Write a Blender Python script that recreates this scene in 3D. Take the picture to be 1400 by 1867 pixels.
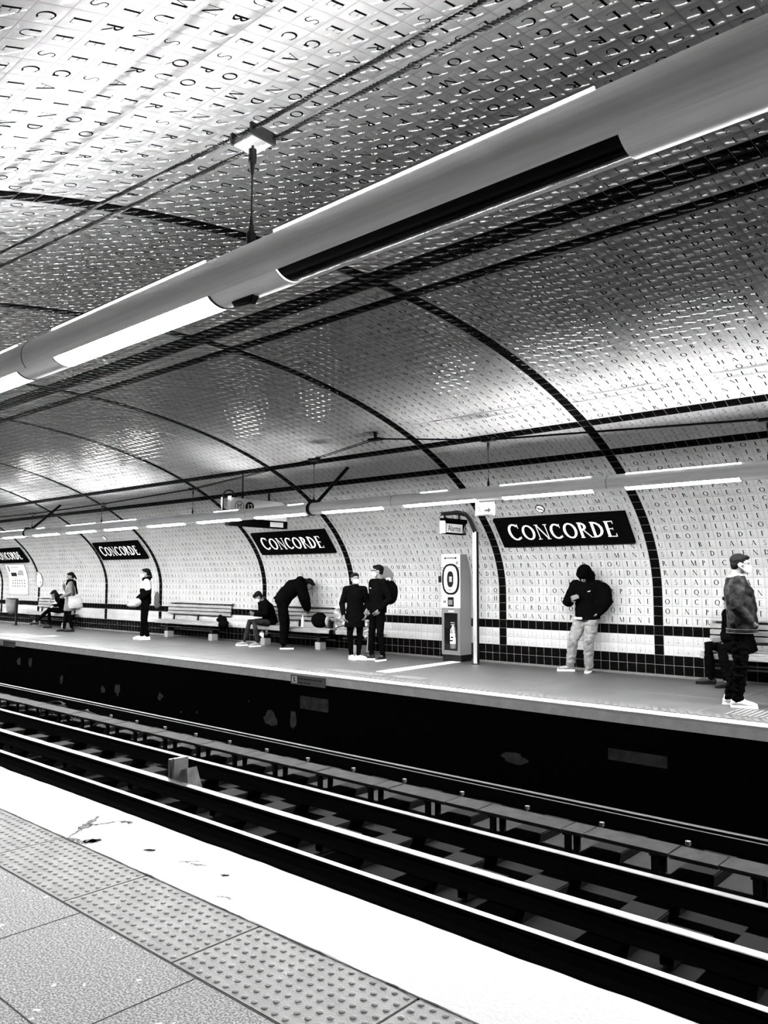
import bpy, bmesh, math, random
import numpy as np
from mathutils import Vector, Matrix, Euler, noise
random.seed(7); RNG = np.random.default_rng(7)
R = math.radians; PI = math.pi
for o in list(bpy.data.objects): bpy.data.objects.remove(o)
COL = bpy.context.scene.collection
SC = bpy.context.scene

# ------------------------------------------------------------ camera, world, exposure
LAMP_DOWN = 400.0      # radiance of the lit windows under the tubes
NEAR_DOWN, NEAR_UP = 52.0, 230.0   # the near tube's lamps are weaker
LAMP_UP = 240.0        # radiance of the upward slots
yaw, pitch, roll = R(41.66), R(5.047), R(.161)
fw = Vector((-math.sin(yaw)*math.cos(pitch), math.cos(yaw)*math.cos(pitch), math.sin(pitch)))
rt = Vector((math.cos(yaw), math.sin(yaw), 0)); up = rt.cross(fw)
rt, up = rt*math.cos(roll)+up*math.sin(roll), -rt*math.sin(roll)+up*math.cos(roll)
cd = bpy.data.cameras.new('camera'); cam = bpy.data.objects.new('camera', cd); COL.objects.link(cam)
cam.matrix_world = Matrix(((rt.x, up.x, -fw.x, 0), (rt.y, up.y, -fw.y, 0), (rt.z, up.z, -fw.z, 1.45), (0, 0, 0, 1)))
cd.sensor_fit = 'HORIZONTAL'; cd.sensor_width = 36; cd.lens = 1440.63/1400*36; cd.clip_start = .05; cd.clip_end = 200
SC.camera = cam
w = bpy.data.worlds.new('world'); SC.world = w; w.use_nodes = True
w.node_tree.nodes['Background'].inputs[0].default_value = (0, 0, 0, 1)
w.node_tree.nodes['Background'].inputs[1].default_value = 0
SC.view_settings.view_transform = 'Standard'; SC.view_settings.look = 'None'
SC.view_settings.exposure = 1.0; SC.view_settings.gamma = 1

# ------------------------------------------------------------ helpers
def tag(o, label=None, cat=None, group=None, kind=None):
    if label: o['label'] = label
    if cat: o['category'] = cat
    if group: o['group'] = group
    if kind: o['kind'] = kind
    return o
def empty(name, loc=(0, 0, 0), rz=0, label=None, cat=None, group=None):
    o = bpy.data.objects.new(name, None); COL.objects.link(o); o.empty_display_size = .1
    o.location = loc; o.rotation_euler = (0, 0, rz)
    return tag(o, label, cat, group)
def link(name, me, mat=None, parent=None, smooth=False):
    o = bpy.data.objects.new(name, me); COL.objects.link(o)
    if mat is not None:
        for m in (mat if isinstance(mat, (list, tuple)) else [mat]): me.materials.append(m)
    if parent: o.parent = parent
    if smooth: me.polygons.foreach_set('use_smooth', [True]*len(me.polygons))
    return o
class MB:
    def __init__(s): s.v = []; s.f = []; s.m = []
    def add(s, vs, fs, mi=0):
        b = len(s.v); s.v += [tuple(v) for v in vs]; s.f += [tuple(i+b for i in f) for f in fs]; s.m += [mi]*len(fs); return s
    def box(s, x0, x1, y0, y1, z0, z1, mi=0, rot=None, c=None):
        vs = [Vector(p) for p in ((x0,y0,z0),(x1,y0,z0),(x1,y1,z0),(x0,y1,z0),(x0,y0,z1),(x1,y0,z1),(x1,y1,z1),(x0,y1,z1))]
        if rot is not None:
            c = Vector(c) if c is not None else Vector(((x0+x1)/2, (y0+y1)/2, (z0+z1)/2))
            vs = [c+rot@(v-c) for v in vs]
        return s.add(vs, [(0,3,2,1),(4,5,6,7),(0,1,5,4),(1,2,6,5),(2,3,7,6),(3,0,4,7)], mi)
    def tube(s, pts, r, n=8, mi=0, caps=True):
        pts = [Vector(p) for p in pts]; rs = r if isinstance(r, (list, tuple)) else [r]*len(pts); rings = []
        prev = None
        for i, p in enumerate(pts):
            t = (pts[min(i+1, len(pts)-1)]-pts[max(i-1, 0)]).normalized()
            a = prev if prev is not None else (Vector((0, 0, 1)) if abs(t.z) < .9 else Vector((1, 0, 0)))
            u = (a-t*a.dot(t)).normalized(); prev = u; q = t.cross(u)
            rings.append([p+(u*math.cos(k*2*PI/n)+q*math.sin(k*2*PI/n))*rs[i] for k in range(n)])
        vs = [v for rg in rings for v in rg]; fs = []
        for i in range(len(pts)-1):
            for k in range(n):
                k2 = (k+1) % n; fs.append((i*n+k, i*n+k2, (i+1)*n+k2, (i+1)*n+k))
        if caps: fs.append(tuple(reversed(range(n)))); fs.append(tuple((len(pts)-1)*n+k for k in range(n)))
        return s.add(vs, fs, mi)
    def arc(s, x0, x1, cy, cz, r0, r1, a0, a1, n=10, mi=0):       # a curved shell along X
        vs = []; fs = []
        for k in range(n+1):
            a = R(a0+(a1-a0)*k/n); c, q = math.cos(a), math.sin(a)
            vs += [(x0, cy+r1*c, cz+r1*q), (x1, cy+r1*c, cz+r1*q), (x0, cy+r0*c, cz+r0*q), (x1, cy+r0*c, cz+r0*q)]
        for k in range(n):
            b = 4*k; fs += [(b, b+4, b+5, b+1), (b+2, b+3, b+7, b+6), (b, b+2, b+6, b+4), (b+1, b+5, b+7, b+3)]
        e = 4*n; fs += [(0, 1, 3, 2), (e, e+2, e+3, e+1)]
        return s.add(vs, fs, mi)
    def ext(s, poly, x0, x1, mi=0):                               # polygon in (y,z) pushed along X
        n = len(poly); vs = [(x0, y, z) for y, z in poly]+[(x1, y, z) for y, z in poly]
        return s.add(vs, [tuple(range(n)), tuple(reversed(range(n, 2*n)))]+[(i, n+i, n+(i+1) % n, (i+1) % n) for i in range(n)], mi)
    def build(s, name, mat, parent=None, smooth=False, bevel=0):
        me = bpy.data.meshes.new(name); me.from_pydata(s.v, [], s.f)
        bm = bmesh.new(); bm.from_mesh(me); bmesh.ops.recalc_face_normals(bm, faces=bm.faces)
        if bevel: bmesh.ops.bevel(bm, geom=list(bm.edges), offset=bevel, segments=2, affect='EDGES', clamp_overlap=True)
        bm.to_mesh(me); bm.free()
        if not bevel and len(me.polygons) == len(s.m): me.polygons.foreach_set('material_index', s.m)
        o = link(name, me, mat, parent)
        if smooth:
            me.polygons.foreach_set('use_smooth', [True]*len(me.polygons))
            try: me.set_sharp_from_angle(angle=R(40))
            except Exception: pass
        return o
def copy_tree(o, parent=None):
    c = o.copy(); COL.objects.link(c)
    if parent: c.parent = parent
    for ch in list(o.children): copy_tree(ch, c)
    return c

# ------------------------------------------------------------ materials (the place is black, grey and white)
def mat(name, v, rough=.5, metal=0, noise_s=0, noise_a=0, bump=0, bump_s=40, spec=.5, v2=None, stretch=None, detail=4, contrast=None):
    m = bpy.data.materials.new(name); m.use_nodes = True; nt = m.node_tree; b = nt.nodes['Principled BSDF']
    b.inputs['Base Color'].default_value = (v, v, v, 1); b.inputs['Roughness'].default_value = rough
    b.inputs['Metallic'].default_value = metal; b.inputs['Specular IOR Level'].default_value = spec
    if noise_s or bump:
        tc = nt.nodes.new('ShaderNodeTexCoord'); mp = nt.nodes.new('ShaderNodeMapping'); nt.links.new(tc.outputs['Object'], mp.inputs[0])
        if stretch: mp.inputs['Scale'].default_value = stretch
    if noise_s:
        n = nt.nodes.new('ShaderNodeTexNoise'); n.inputs['Scale'].default_value = noise_s; n.inputs['Detail'].default_value = detail
        nt.links.new(mp.outputs[0], n.inputs['Vector'])
        cr = nt.nodes.new('ShaderNodeValToRGB'); lo, hi = max(0, v-noise_a), (v2 if v2 is not None else v+noise_a)
        p0, p1 = contrast or (.3, .7)
        cr.color_ramp.elements[0].position = p0; cr.color_ramp.elements[1].position = p1
        cr.color_ramp.elements[0].color = (lo, lo, lo, 1); cr.color_ramp.elements[1].color = (hi, hi, hi, 1)
        nt.links.new(n.outputs['Fac'], cr.inputs[0]); nt.links.new(cr.outputs[0], b.inputs['Base Color'])
    if bump:
        n = nt.nodes.new('ShaderNodeTexNoise'); n.inputs['Scale'].default_value = bump_s; n.inputs['Detail'].default_value = 3
        nt.links.new(mp.outputs[0], n.inputs['Vector'])
        bp = nt.nodes.new('ShaderNodeBump'); bp.inputs['Strength'].default_value = bump; bp.inputs['Distance'].default_value = .01
        nt.links.new(n.outputs['Fac'], bp.inputs['Height']); nt.links.new(bp.outputs[0], b.inputs['Normal'])
    return m
def emit(name, s, v=1.0):
    m = bpy.data.materials.new(name); m.use_nodes = True; b = m.node_tree.nodes['Principled BSDF']
    b.inputs['Base Color'].default_value = (.8, .8, .8, 1); b.inputs['Emission Color'].default_value = (v, v, v, 1)
    b.inputs['Emission Strength'].default_value = s; return m
M = dict(
    tile_w=mat('white_glazed_tile', .17, .04, bump=.014, bump_s=9, spec=.12, noise_s=3, noise_a=.015),
    tile_b=mat('black_glazed_tile', .001, .05, bump=.014, bump_s=9, spec=.006),
    tile_we=mat('white_tile_edge', .16, .8, spec=.0), tile_be=mat('black_tile_edge', .001, .8, spec=.0),
    grout=mat('grout', .08, .9), letter=mat('fired_black_letter', .001, .8, spec=.0),
    alu=mat('brushed_aluminium', .82, .4, .2, stretch=(1, 40, 40), noise_s=2, noise_a=.06),
    alu_dk=mat('dark_metal', .012, .4, .6), black=mat('black_paint', .002, .5, spec=.08), blackm=mat('matt_black', .001, .9, spec=.0),
    lamp=emit('lit_lamp_diffuser', LAMP_DOWN), uplamp=emit('lit_upward_slot', LAMP_UP), lamp_n=emit('near_lamp_diffuser', NEAR_DOWN), uplamp_n=emit('near_upward_slot', NEAR_UP),
    lipglow=emit('glowing_slot_rim', 10.0),  # glow given to added rims that imitate the slot's bright line
    dead=mat('unlit_lamp_glass', .001, .2, spec=.05), white=mat('white_enamel', .6, .35), cream=mat('pale_plastic', .3, .45),
    steel=mat('stainless_steel', .4, .3, .8, stretch=(6, 6, 1), noise_s=3, noise_a=.1),
    floor_f=mat('asphalt_platform', .013, .45, noise_s=2.2, noise_a=.004, bump=.15, bump_s=160),
    floor_n=None, strip=mat('white_painted_edge', .42, .55, bump=.25, bump_s=60),
    lipgrey=mat('worn_nosing', .55, .7, noise_s=7, noise_a=.07, bump=.3, bump_s=40),
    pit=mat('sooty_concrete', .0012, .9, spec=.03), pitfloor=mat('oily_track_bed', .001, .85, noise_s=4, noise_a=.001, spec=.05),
    patch=mat('flaked_plaster', .03, .8, noise_s=8, noise_a=.02),
    railtop=mat('polished_rail', .5, .28, 1), rail=mat('rusty_rail', .001, .8, 0, spec=.05), rail2=mat('worn_bar', .13, .45, .7, noise_s=3, noise_a=.05, stretch=(3, 1, 1)),
    board=mat('grey_board', .007, .8, noise_s=6, noise_a=.005, spec=.1), conc=mat('grey_concrete', .005, .85, noise_s=6, noise_a=.003, spec=.1),
    wood=mat('bench_wood', .085, .45, noise_s=3, noise_a=.035, stretch=(1, 12, 12)),
    skin=mat('skin', .05, .6, noise_s=9, noise_a=.006, spec=.2), skin_l=mat('pale_skin', .06, .55, spec=.3), hair=mat('dark_hair', .0012, .8, spec=.03, bump=.6, bump_s=90, stretch=(1, 1, .2)),
    cloth=mat('black_cloth', .0008, .95, spec=.0, bump=.3, bump_s=30), cloth2=mat('dark_grey_cloth', .008, .8, spec=.2, bump=.4, bump_s=30),
    greycloth=mat('grey_cloth', .018, .85, bump=.4, bump_s=25), pants=mat('pale_grey_cotton', .065, .9, bump=.7, bump_s=16, noise_s=9, noise_a=.02, spec=.2),
    denim=mat('worn_dark_denim', .003, .9, noise_s=7, noise_a=.0015, spec=.03, v2=.014, bump=.8, bump_s=22, contrast=(.42, .75)), seam=mat('pale_stitching', .03, .8),
    jeans=mat('dark_jeans', .006, .9, noise_s=8, noise_a=.004, spec=.03, bump=.5, bump_s=24), whitecloth=mat('white_cloth', .3, .8, bump=.3, bump_s=20),
    shoe_w=mat('white_leather', .35, .45), shoe_g=mat('grey_mesh', .045, .6, noise_s=40, noise_a=.03), sole=mat('white_rubber', .4, .5), ink=mat('black_ink', .001, .7, spec=.05),
    paper=mat('paper', .35, .6), sign_face=mat('pale_sign_face', .45, .5), plastic=mat('translucent_bag', .06, .3, noise_s=5, noise_a=.03, bump=.8, bump_s=14), grey=mat('mid_grey', .035, .6), lgrey=mat('light_grey', .09, .5),
    tote=mat('white_canvas', .13, .8, bump=.4, bump_s=9), glass=mat('dark_glass', .002, .08, spec=.3),
)
def speckle():      # pale asphalt-like paving with light chips
    m = mat('speckled_paving', .15, .75, bump=.6, bump_s=170); nt = m.node_tree; b = nt.nodes['Principled BSDF']
    tc = nt.nodes.new('ShaderNodeTexCoord')
    n = nt.nodes.new('ShaderNodeTexNoise'); n.inputs['Scale'].default_value = 115; n.inputs['Detail'].default_value = 3; nt.links.new(tc.outputs['Object'], n.inputs['Vector'])
    cr = nt.nodes.new('ShaderNodeValToRGB'); e = cr.color_ramp.elements
    e[0].position = .42; e[0].color = (.10, .10, .10, 1); e[1].position = .60; e[1].color = (.34, .34, .34, 1)
    nt.links.new(n.outputs['Fac'], cr.inputs[0])
    v = nt.nodes.new('ShaderNodeTexVoronoi'); v.inputs['Scale'].default_value = 26; wn = nt.nodes.new('ShaderNodeTexNoise'); wn.inputs['Scale'].default_value = 30; va = nt.nodes.new('ShaderNodeVectorMath'); va.operation = 'MULTIPLY_ADD'; va.inputs[1].default_value = (.035, .035, .035)
    nt.links.new(tc.outputs['Object'], wn.inputs['Vector']); nt.links.new(wn.outputs['Color'], va.inputs[0]); nt.links.new(tc.outputs['Object'], va.inputs[2]); nt.links.new(va.outputs[0], v.inputs['Vector'])
    sp = nt.nodes.new('ShaderNodeSeparateColor'); nt.links.new(v.outputs['Color'], sp.inputs[0])
    g = nt.nodes.new('ShaderNodeMath'); g.operation = 'GREATER_THAN'; g.inputs[1].default_value = .86; nt.links.new(sp.outputs[0], g.inputs[0])
    rd = nt.nodes.new('ShaderNodeMath'); rd.operation = 'MULTIPLY'; rd.inputs[1].default_value = .33; l = nt.nodes.new('ShaderNodeMath'); l.operation = 'LESS_THAN'; nt.links.new(v.outputs['Distance'], l.inputs[0]); nt.links.new(sp.outputs[1], rd.inputs[0]); nt.links.new(rd.outputs[0], l.inputs[1])
    mu = nt.nodes.new('ShaderNodeMath'); mu.operation = 'MULTIPLY'; nt.links.new(g.outputs[0], mu.inputs[0]); nt.links.new(l.outputs[0], mu.inputs[1])
    mx = nt.nodes.new('ShaderNodeMix'); mx.data_type = 'RGBA'; nt.links.new(mu.outputs[0], mx.inputs['Factor'])
    nt.links.new(cr.outputs[0], mx.inputs['A']); mx.inputs['B'].default_value = (.6, .6, .6, 1)
    nt.links.new(mx.outputs['Result'], b.inputs['Base Color']); return m
M['floor_n'] = speckle(); M['grate'] = mat('grating_metal', .05, .5)
M['tactile'] = mat('tactile_paving', .17, .55, noise_s=6, noise_a=.03, bump=.25, bump_s=120)

# ------------------------------------------------------------ serif letters as flat outlines (cap height 1)
T, t_ = .17, .09
def _r(x0, y0, x1, y1): return [[(x0, y0), (x1, y0), (x1, y1), (x0, y1)]]
def _d(x0, y0, x1, y1, w): return [[(x0-w/2, y0), (x0+w/2, y0), (x1+w/2, y1), (x1-w/2, y1)]]
def _s(x, y, o=.13): return _r(x-o, y-.0 if y < .5 else y-.035, x+o, y+.035 if y < .5 else y)
def _v(x, y0=0, y1=1, w=T, a=1, b=1):
    q = _r(x-w/2, y0, x+w/2, y1)
    if a: q += _s(x, y0)
    if b: q += _s(x, y1)
    return q
def _a(cx, cy, rx, ry, a0, a1, wx=T, wy=t_, n=None):
    n = n or max(5, int(abs(a1-a0)/24)); q = []
    P = lambda k, i: (cx+(rx-(wx if i else 0))*math.cos(R(a0+(a1-a0)*k/n)), cy+(ry-(wy if i else 0))*math.sin(R(a0+(a1-a0)*k/n)))
    for k in range(n): q.append([P(k, 0), P(k+1, 0), P(k+1, 1), P(k, 1)])
    return q
def glyphs():
    g = {}
    g['A'] = (_d(.08, 0, .40, 1, .06)+_d(.74, 0, .40, 1, T)+_r(.2, .33, .62, .37)+_s(.08, 0, .1)+_s(.74, 0, .12), .84)
    g['B'] = (_v(.16, b=0)+_a(.17, .745, .36, .255, -90, 90)+_a(.17, .27, .42, .27, -90, 90)+_r(.02, .965, .2, 1), .66)
    g['C'] = (_a(.46, .5, .44, .51, 48, 312)+_r(.73, .72, .77, .98)+_r(.73, .08, .76, .22), .84)
    g['D'] = (_v(.16)+_a(.2, .5, .58, .5, -90, 90), .84)
    g['E'] = (_v(.16)+_r(.1, .955, .58, 1)+_r(.55, .82, .58, 1)+_r(.1, .49, .5, .53)+_r(.48, .43, .5, .59)+_r(.1, 0, .62, .045)+_r(.595, 0, .63, .2), .68)
    g['F'] = (_v(.16)+_r(.1, .955, .58, 1)+_r(.55, .82, .58, 1)+_r(.1, .49, .5, .53)+_r(.48, .43, .5, .59), .62)
    g['G'] = (_a(.46, .5, .44, .51, 48, 312)+_r(.73, .72, .77, .98)+_v(.76, .05, .42, a=0), .9)
    g['H'] = (_v(.16)+_v(.74)+_r(.16, .48, .74, .52), .9)
    g['I'] = (_v(.16), .32)
    g['J'] = (_v(.26, -.05, 1, a=0)+_a(.1, -.05, .215, .2, -90, 0, .1, .05), .4)
    g['K'] = (_v(.16)+_d(.2, .45, .68, 1, .06)+_d(.8, 0, .3, .55, T)+_s(.8, 0), .9)
    g['L'] = (_v(.16)+_r(.1, 0, .6, .045)+_r(.575, 0, .61, .22), .66)
    g['M'] = (_v(.13, w=.05)+_v(.92)+_d(.52, .02, .16, 1, T)+_d(.52, .02, .88, 1, .06), 1.06)
    g['N'] = (_v(.14, w=.05)+_v(.78, w=.05)+_d(.77, 0, .15, 1, T), .92)
    g['O'] = (_a(.48, .5, .46, .51, 0, 360, n=16), .96)
    g['P'] = (_v(.16)+_a(.17, .73, .4, .27, -90, 90)+_r(.02, .965, .2, 1), .62)
    g['Q'] = (g['O'][0]+[[(.44, .03), (.56, .06), (1.06, -.24), (.9, -.22)]], .96)
    g['R'] = (g['P'][0]+_d(.76, 0, .36, .48, T)+_s(.78, 0, .1), .76)
    g['S'] = (_a(.31, .745, .23, .265, 40, 270, .075, .075)+_a(.28, .25, .25, .26, -140, 90, .085, .085)+_r(.47, .8, .5, .99)+_r(.03, .02, .06, .22), .58)
    g['T'] = (_v(.38, b=0)+_r(.03, .955, .73, 1)+_r(.03, .82, .06, 1)+_r(.7, .82, .73, 1), .76)
    g['U'] = (_v(.15, .36, 1, a=0)+_v(.75, .36, 1, .05, a=0)+_a(.4345, .36, .342, .38, 180, 360, .1, .06), .88)
    g['V'] = (_d(.42, 0, .1, 1, T)+_d(.42, 0, .72, 1, .055)+_s(.1, 1)+_s(.72, 1, .1), .82)
    g['X'] = (_d(.7, 0, .12, 1, T)+_d(.1, 0, .68, 1, .05)+_s(.7, 0)+_s(.12, 1)+_s(.1, 0, .1)+_s(.68, 1, .1), .8)
    g['Y'] = (_v(.4, 0, .48, b=0)+_d(.4, .46, .1, 1, T)+_d(.4, .46, .7, 1, .05)+_s(.1, 1)+_s(.7, 1, .1), .8)
    g['1'] = (_v(.3, w=.1)+_d(.2, .8, .3, 1, .12), .56)
    g['2'] = (_a(.3, .72, .26, .28, -10, 165, .09, .07)+_d(.1, .02, .5, .66, .1)+_r(.04, 0, .6, .08), .62)
    g['3'] = (_a(.27, .77, .22, .23, -90, 150, .08, .07)+_a(.25, .28, .28, .28, -150, 90, .09, .07), .56)
    g['4'] = (_v(.44, 0, 1, .09, 0, 0)+_r(.02, .26, .62, .33)+_d(.06, .29, .43, 1, .07), .64)
    g['5'] = (_r(.14, .92, .54, 1)+_r(.14, .55, .2, 1)+_a(.24, .3, .3, .31, -140, 110, .09, .07), .6)
    g['6'] = (_a(.3, .3, .27, .3, 0, 360, .09, .07)+_a(.5, .4, .47, .6, 100, 180, .09, .07), .6)
    g['7'] = (_r(.04, .92, .58, 1)+_d(.2, 0, .54, .95, .09), .6)
    g['8'] = (_a(.3, .75, .22, .25, 0, 360, .08, .07)+_a(.3, .27, .26, .28, 0, 360, .09, .07), .6)
    g['9'] = (_a(.3, .7, .27, .3, 0, 360, .09, .07)+_a(.1, .6, .47, .6, -80, 0, .09, .07), .6)
    g['0'] = (_a(.3, .5, .28, .5, 0, 360, .09, .06), .6)
    dot = lambda y: [[(-.06, y-.06), (.06, y-.06), (.06, y+.06), (-.06, y+.06)]]
    g['.'] = (dot(.12), 0); g[':'] = (dot(.12)+dot(.62), 0); g[','] = (dot(.12)+[[(-.05, .08), (.06, .08), (.02, -.12), (-.06, -.12)]], 0)
    g[';'] = (g[','][0]+dot(.62), 0)
    return g
G = glyphs()
T, t_ = .09, .04
GS = glyphs()      # finer strokes for the name signs

# ------------------------------------------------------------ the vault: 122 rows of tiles on an elliptical section
P_ = .151
YC, HA, HB, Z0 = 5.50, 6.65, 3.12, 1.26
th = np.linspace(0, PI, 8001)
cy = np.concatenate([[YC+HA], YC+HA*np.cos(th), [YC-HA]]); cz = np.concatenate([[.03], Z0+HB*np.sin(th), [.03]])
cs = np.concatenate([[0], np.cumsum(np.hypot(np.diff(cy), np.diff(cz)))]); STOT = cs[-1]; NR = 122; RH = STOT/NR
def prof(s):
    s = np.asarray(s, float); y = np.interp(s, cs, cy); z = np.interp(s, cs, cz)
    e = .01; dy = np.interp(s+e, cs, cy)-np.interp(s-e, cs, cy); dz = np.interp(s+e, cs, cz)-np.interp(s-e, cs, cz)
    l = np.hypot(dy, dz); return y, z, -dz/l, dy/l          # (ny,nz) pointing into the room
ART = {
 1: 'LESHOMMESNAISSENTETDEMEURENTLIBRESETEGAUXENDROITSLESDISTINCTIONSSOCIALESNEPEUVENTETREFONDEESQUESURLUTILITECOMMUNE',
 2: 'LEBUTDETOUTEASSOCIATIONPOLITIQUEESTLACONSERVATIONDESDROITSNATURELSETIMPRESCRIPTIBLESDELHOMMECESDROITSSONTLALIBERTELAPROPRIETEETLASURETEETLARESISTANCEALOPPRESSION',
 3: 'LEPRINCIPEDETOUTESOUVERAINETERESIDEESSENTIELLEMENTDANSLANATIONNULCORPSNULINDIVIDUNEPEUTEXERCERDAUTORITEQUINENEMANEEXPRESSEMENT',
 4: 'LALIBERTECONSISTEAPOUVOIRFAIRETOUTCEQUINENUITPASAAUTRUIAINSILEXERCICEDESDROITSNATURELSDECHAQUEHOMMENADEBORNESQUECELLESQUIASSURENTAUXAUTRESMEMBRESDELASOCIETELAJOUISSANCEDECESMEMESDROITSCESBORNESNEPEUVENTETREDETERMINEESQUEPARLALOI',
 5: 'LALOINALEDROITDEDEFENDREQUECEQUIESTNUISIBLEALASOCIETETOUTCEQUINESTPASDEFENDUPARLALOINEPEUTETREEMPECHEETNULNEPEUTETRECONTRAINTAFAIRECEQUELLENORDONNEPAS',
 6: 'LALOIESTLEXPRESSIONDELAVOLONTEGENERALETOUSLESCITOYENSONTDROITDECONCOURIRPERSONNELLEMENTOUPARLEURSREPRESENTANTSASAFORMATIONELLEDOITETRELAMEMEPOURTOUS',
 7: 'NULHOMMENEPEUTETREACCUSEARRETENIDETENUQUEDANSLESCASDETERMINESPARLALOIETSELONLESFORMESQUELLEAPRESCRITES',
 9: 'TOUTHOMMEETANTPRESUMEINNOCENTJUSQUACEQUILAITETEDECLARECOUPABLESILESTJUGEINDISPENSABLEDELARRETERTOUTERIGUEUR',
 10: 'NULNEDOITETREINQUIETEPOURSESOPINIONSMEMERELIGIEUSESPOURVUQUELEURMANIFESTATIONNETROUBLEPASLORDREPUBLICETABLIPARLALOI',
 11: 'LALIBRECOMMUNICATIONDESPENSEESETDESOPINIONSESTUNDESDROITSLESPLUSPRECIEUXDELHOMMETOUTCITOYENPEUTDONCPARLERECRIREIMPRIMERLIBREMENT',
 12: 'LAGARANTIEDESDROITSDELHOMMEETDUCITOYENNECESSITEUNEFORCEPUBLIQUECETTEFORCEESTDONCINSTITUEEPOURLAVANTAGEDETOUSETNONPOURLUTILITEPARTICULIEREDECEUXAUXQUELSELLEESTCONFIEE',
 13: 'POURLENTRETIENDELAFORCEPUBLIQUEETPOURLESDEPENSESDADMINISTRATIONUNECONTRIBUTIONCOMMUNEESTINDISPENSABLEELLEDOITETREEGALEMENTREPARTIEENTRETOUSLESCITOYENSENRAISONDELEURSFACULTES',
 14: 'LESCITOYENSONTLEDROITDECONSTATERPAREUXMEMESOUPARLEURSREPRESENTANTSLANECESSITEDELACONTRIBUTIONPUBLIQUEDELACONSENTIRLIBREMENTDENSUIVRELEMPLOIETDENDETERMINERLAQUOTITELASSIETTELERECOUVREMENTETLADUREETOUS',
 15: 'LASOCIETEALEDROITDEDEMANDERCOMPTEATOUTAGENTPUBLICDESONADMINISTRATION',
 16: 'TOUTESOCIETEDANSLAQUELLELAGARANTIEDESDROITSNESTPASASSUREENILASEPARATIONDESPOUVOIRSDETERMINEENAPOINTDECONSTITUTION',
 17: 'LAPROPRIETEETANTUNDROITINVIOLABLEETSACRENULNEPEUTENETREPRIVESICENESTLORSQUELANECESSITEPUBLIQUELEGALEMENTCONSTATEELEXIGEEVIDEMMENT'}
# bays from the rib at A going left, then right: (width, far wall article, far vault, near vault, near wall, sign)
LEFT = [(18, 3, 2, 15, 10, 1), (24, 1, 17, 11, 9, 0), (18, 16, 6, 7, 12, 1), (28, 14, 7, 9, 2, 0), (18, 12, 10, 1, 5, 1), (28, 10, 12, 3, 6, 0), (18, 9, 16, 4, 7, 1), (24, 7, 9, 5, 1, 0), (18, 11, 3, 6, 2, 1)]
RIGHT = [(28, 5, 4, 13, 11, 0), (18, 6, 5, 14, 9, 1), (24, 7, 1, 12, 3, 0)]
XA = -5.14
bays = []; ribs = [XA]; x = XA
for b in LEFT: x0 = x-b[0]*P_; bays.append((x0, b)); x = x0-P_; ribs.append(x)
XMIN = x
x = XA+P_
for b in RIGHT: bays.append((x, b)); ribs.append(x+b[0]*P_); x = x+b[0]*P_+P_
XMAX = x
BLACKROWS = {0, 1, 4, 26, 31, 57, 60, 61}
BLACKROWS |= {64, 93, 98, 117, 120, 121}
cells = []      # (x, row, black, char)
def rowtext(art, wd, top, k):               # text runs on, row under row, and begins again
    s = ART[art]; L = len(s)
    if art == 5 and wd == 28: off = 0; base = 25
    elif art == 4: base = 32; off = s.find('SQUEPARLALOI')
    elif art == 2: base = 32; off = s.find('LAPROPRIETEE')
    elif art == 16: base = 9; off = s.find('ESTPASASS')+(18*2)*0
    elif art == 14: base = 14; off = s.find('DELACONTRIB')
    else: base = top; off = 0
    i = (off+(base-k)*wd) % L if k <= base else (off-(k-base)*wd) % L
    q = s*(2+wd//L); return q[i:i+wd]
PUN = '.,:;'
for x0, (wd, fw_, fv, nv, nw, sg) in bays:
    for k in range(NR):
        far = k < 61; blk = k in BLACKROWS; txt = None
        if not blk:
            if far: zone, kk = ('p', k) if k < 4 else ('w', k) if k < 26 else ('d', k) if k < 31 else ('v', k) if k < 57 else ('c', k)
            else: zone, kk = ('c', 121-k) if k < 64 else ('v', 56-(k-65)) if k < 93 else ('d', k) if k < 98 else ('w', 25-(k-99)) if k < 117 else ('p', k)
            if zone == 'p': txt = ''.join(random.choice(PUN) for _ in range(wd))
            elif zone == 'w': txt = rowtext(fw_ if far else nw, wd, 25, kk)
            elif zone == 'd': d = str(fw_ if far else nw); txt = (d*wd)[:wd]
            elif zone == 'v': txt = rowtext(fv if far else nv, wd, 56, kk)
            else:
                d = str(fv if far else nv); txt = ((d*wd)[kk % 2:])[:wd] if len(d) > 1 else d*wd
        for c in range(wd):
            ch = txt[c if far else wd-1-c] if txt else None
            if far and sg and 14 <= k <= 17 and 1 <= c <= 16: ch = None
            cells.append((x0+c*P_, k, blk, ch))
for xr in ribs:
    for k in range(NR): cells.append((xr, k, True, None))
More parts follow.
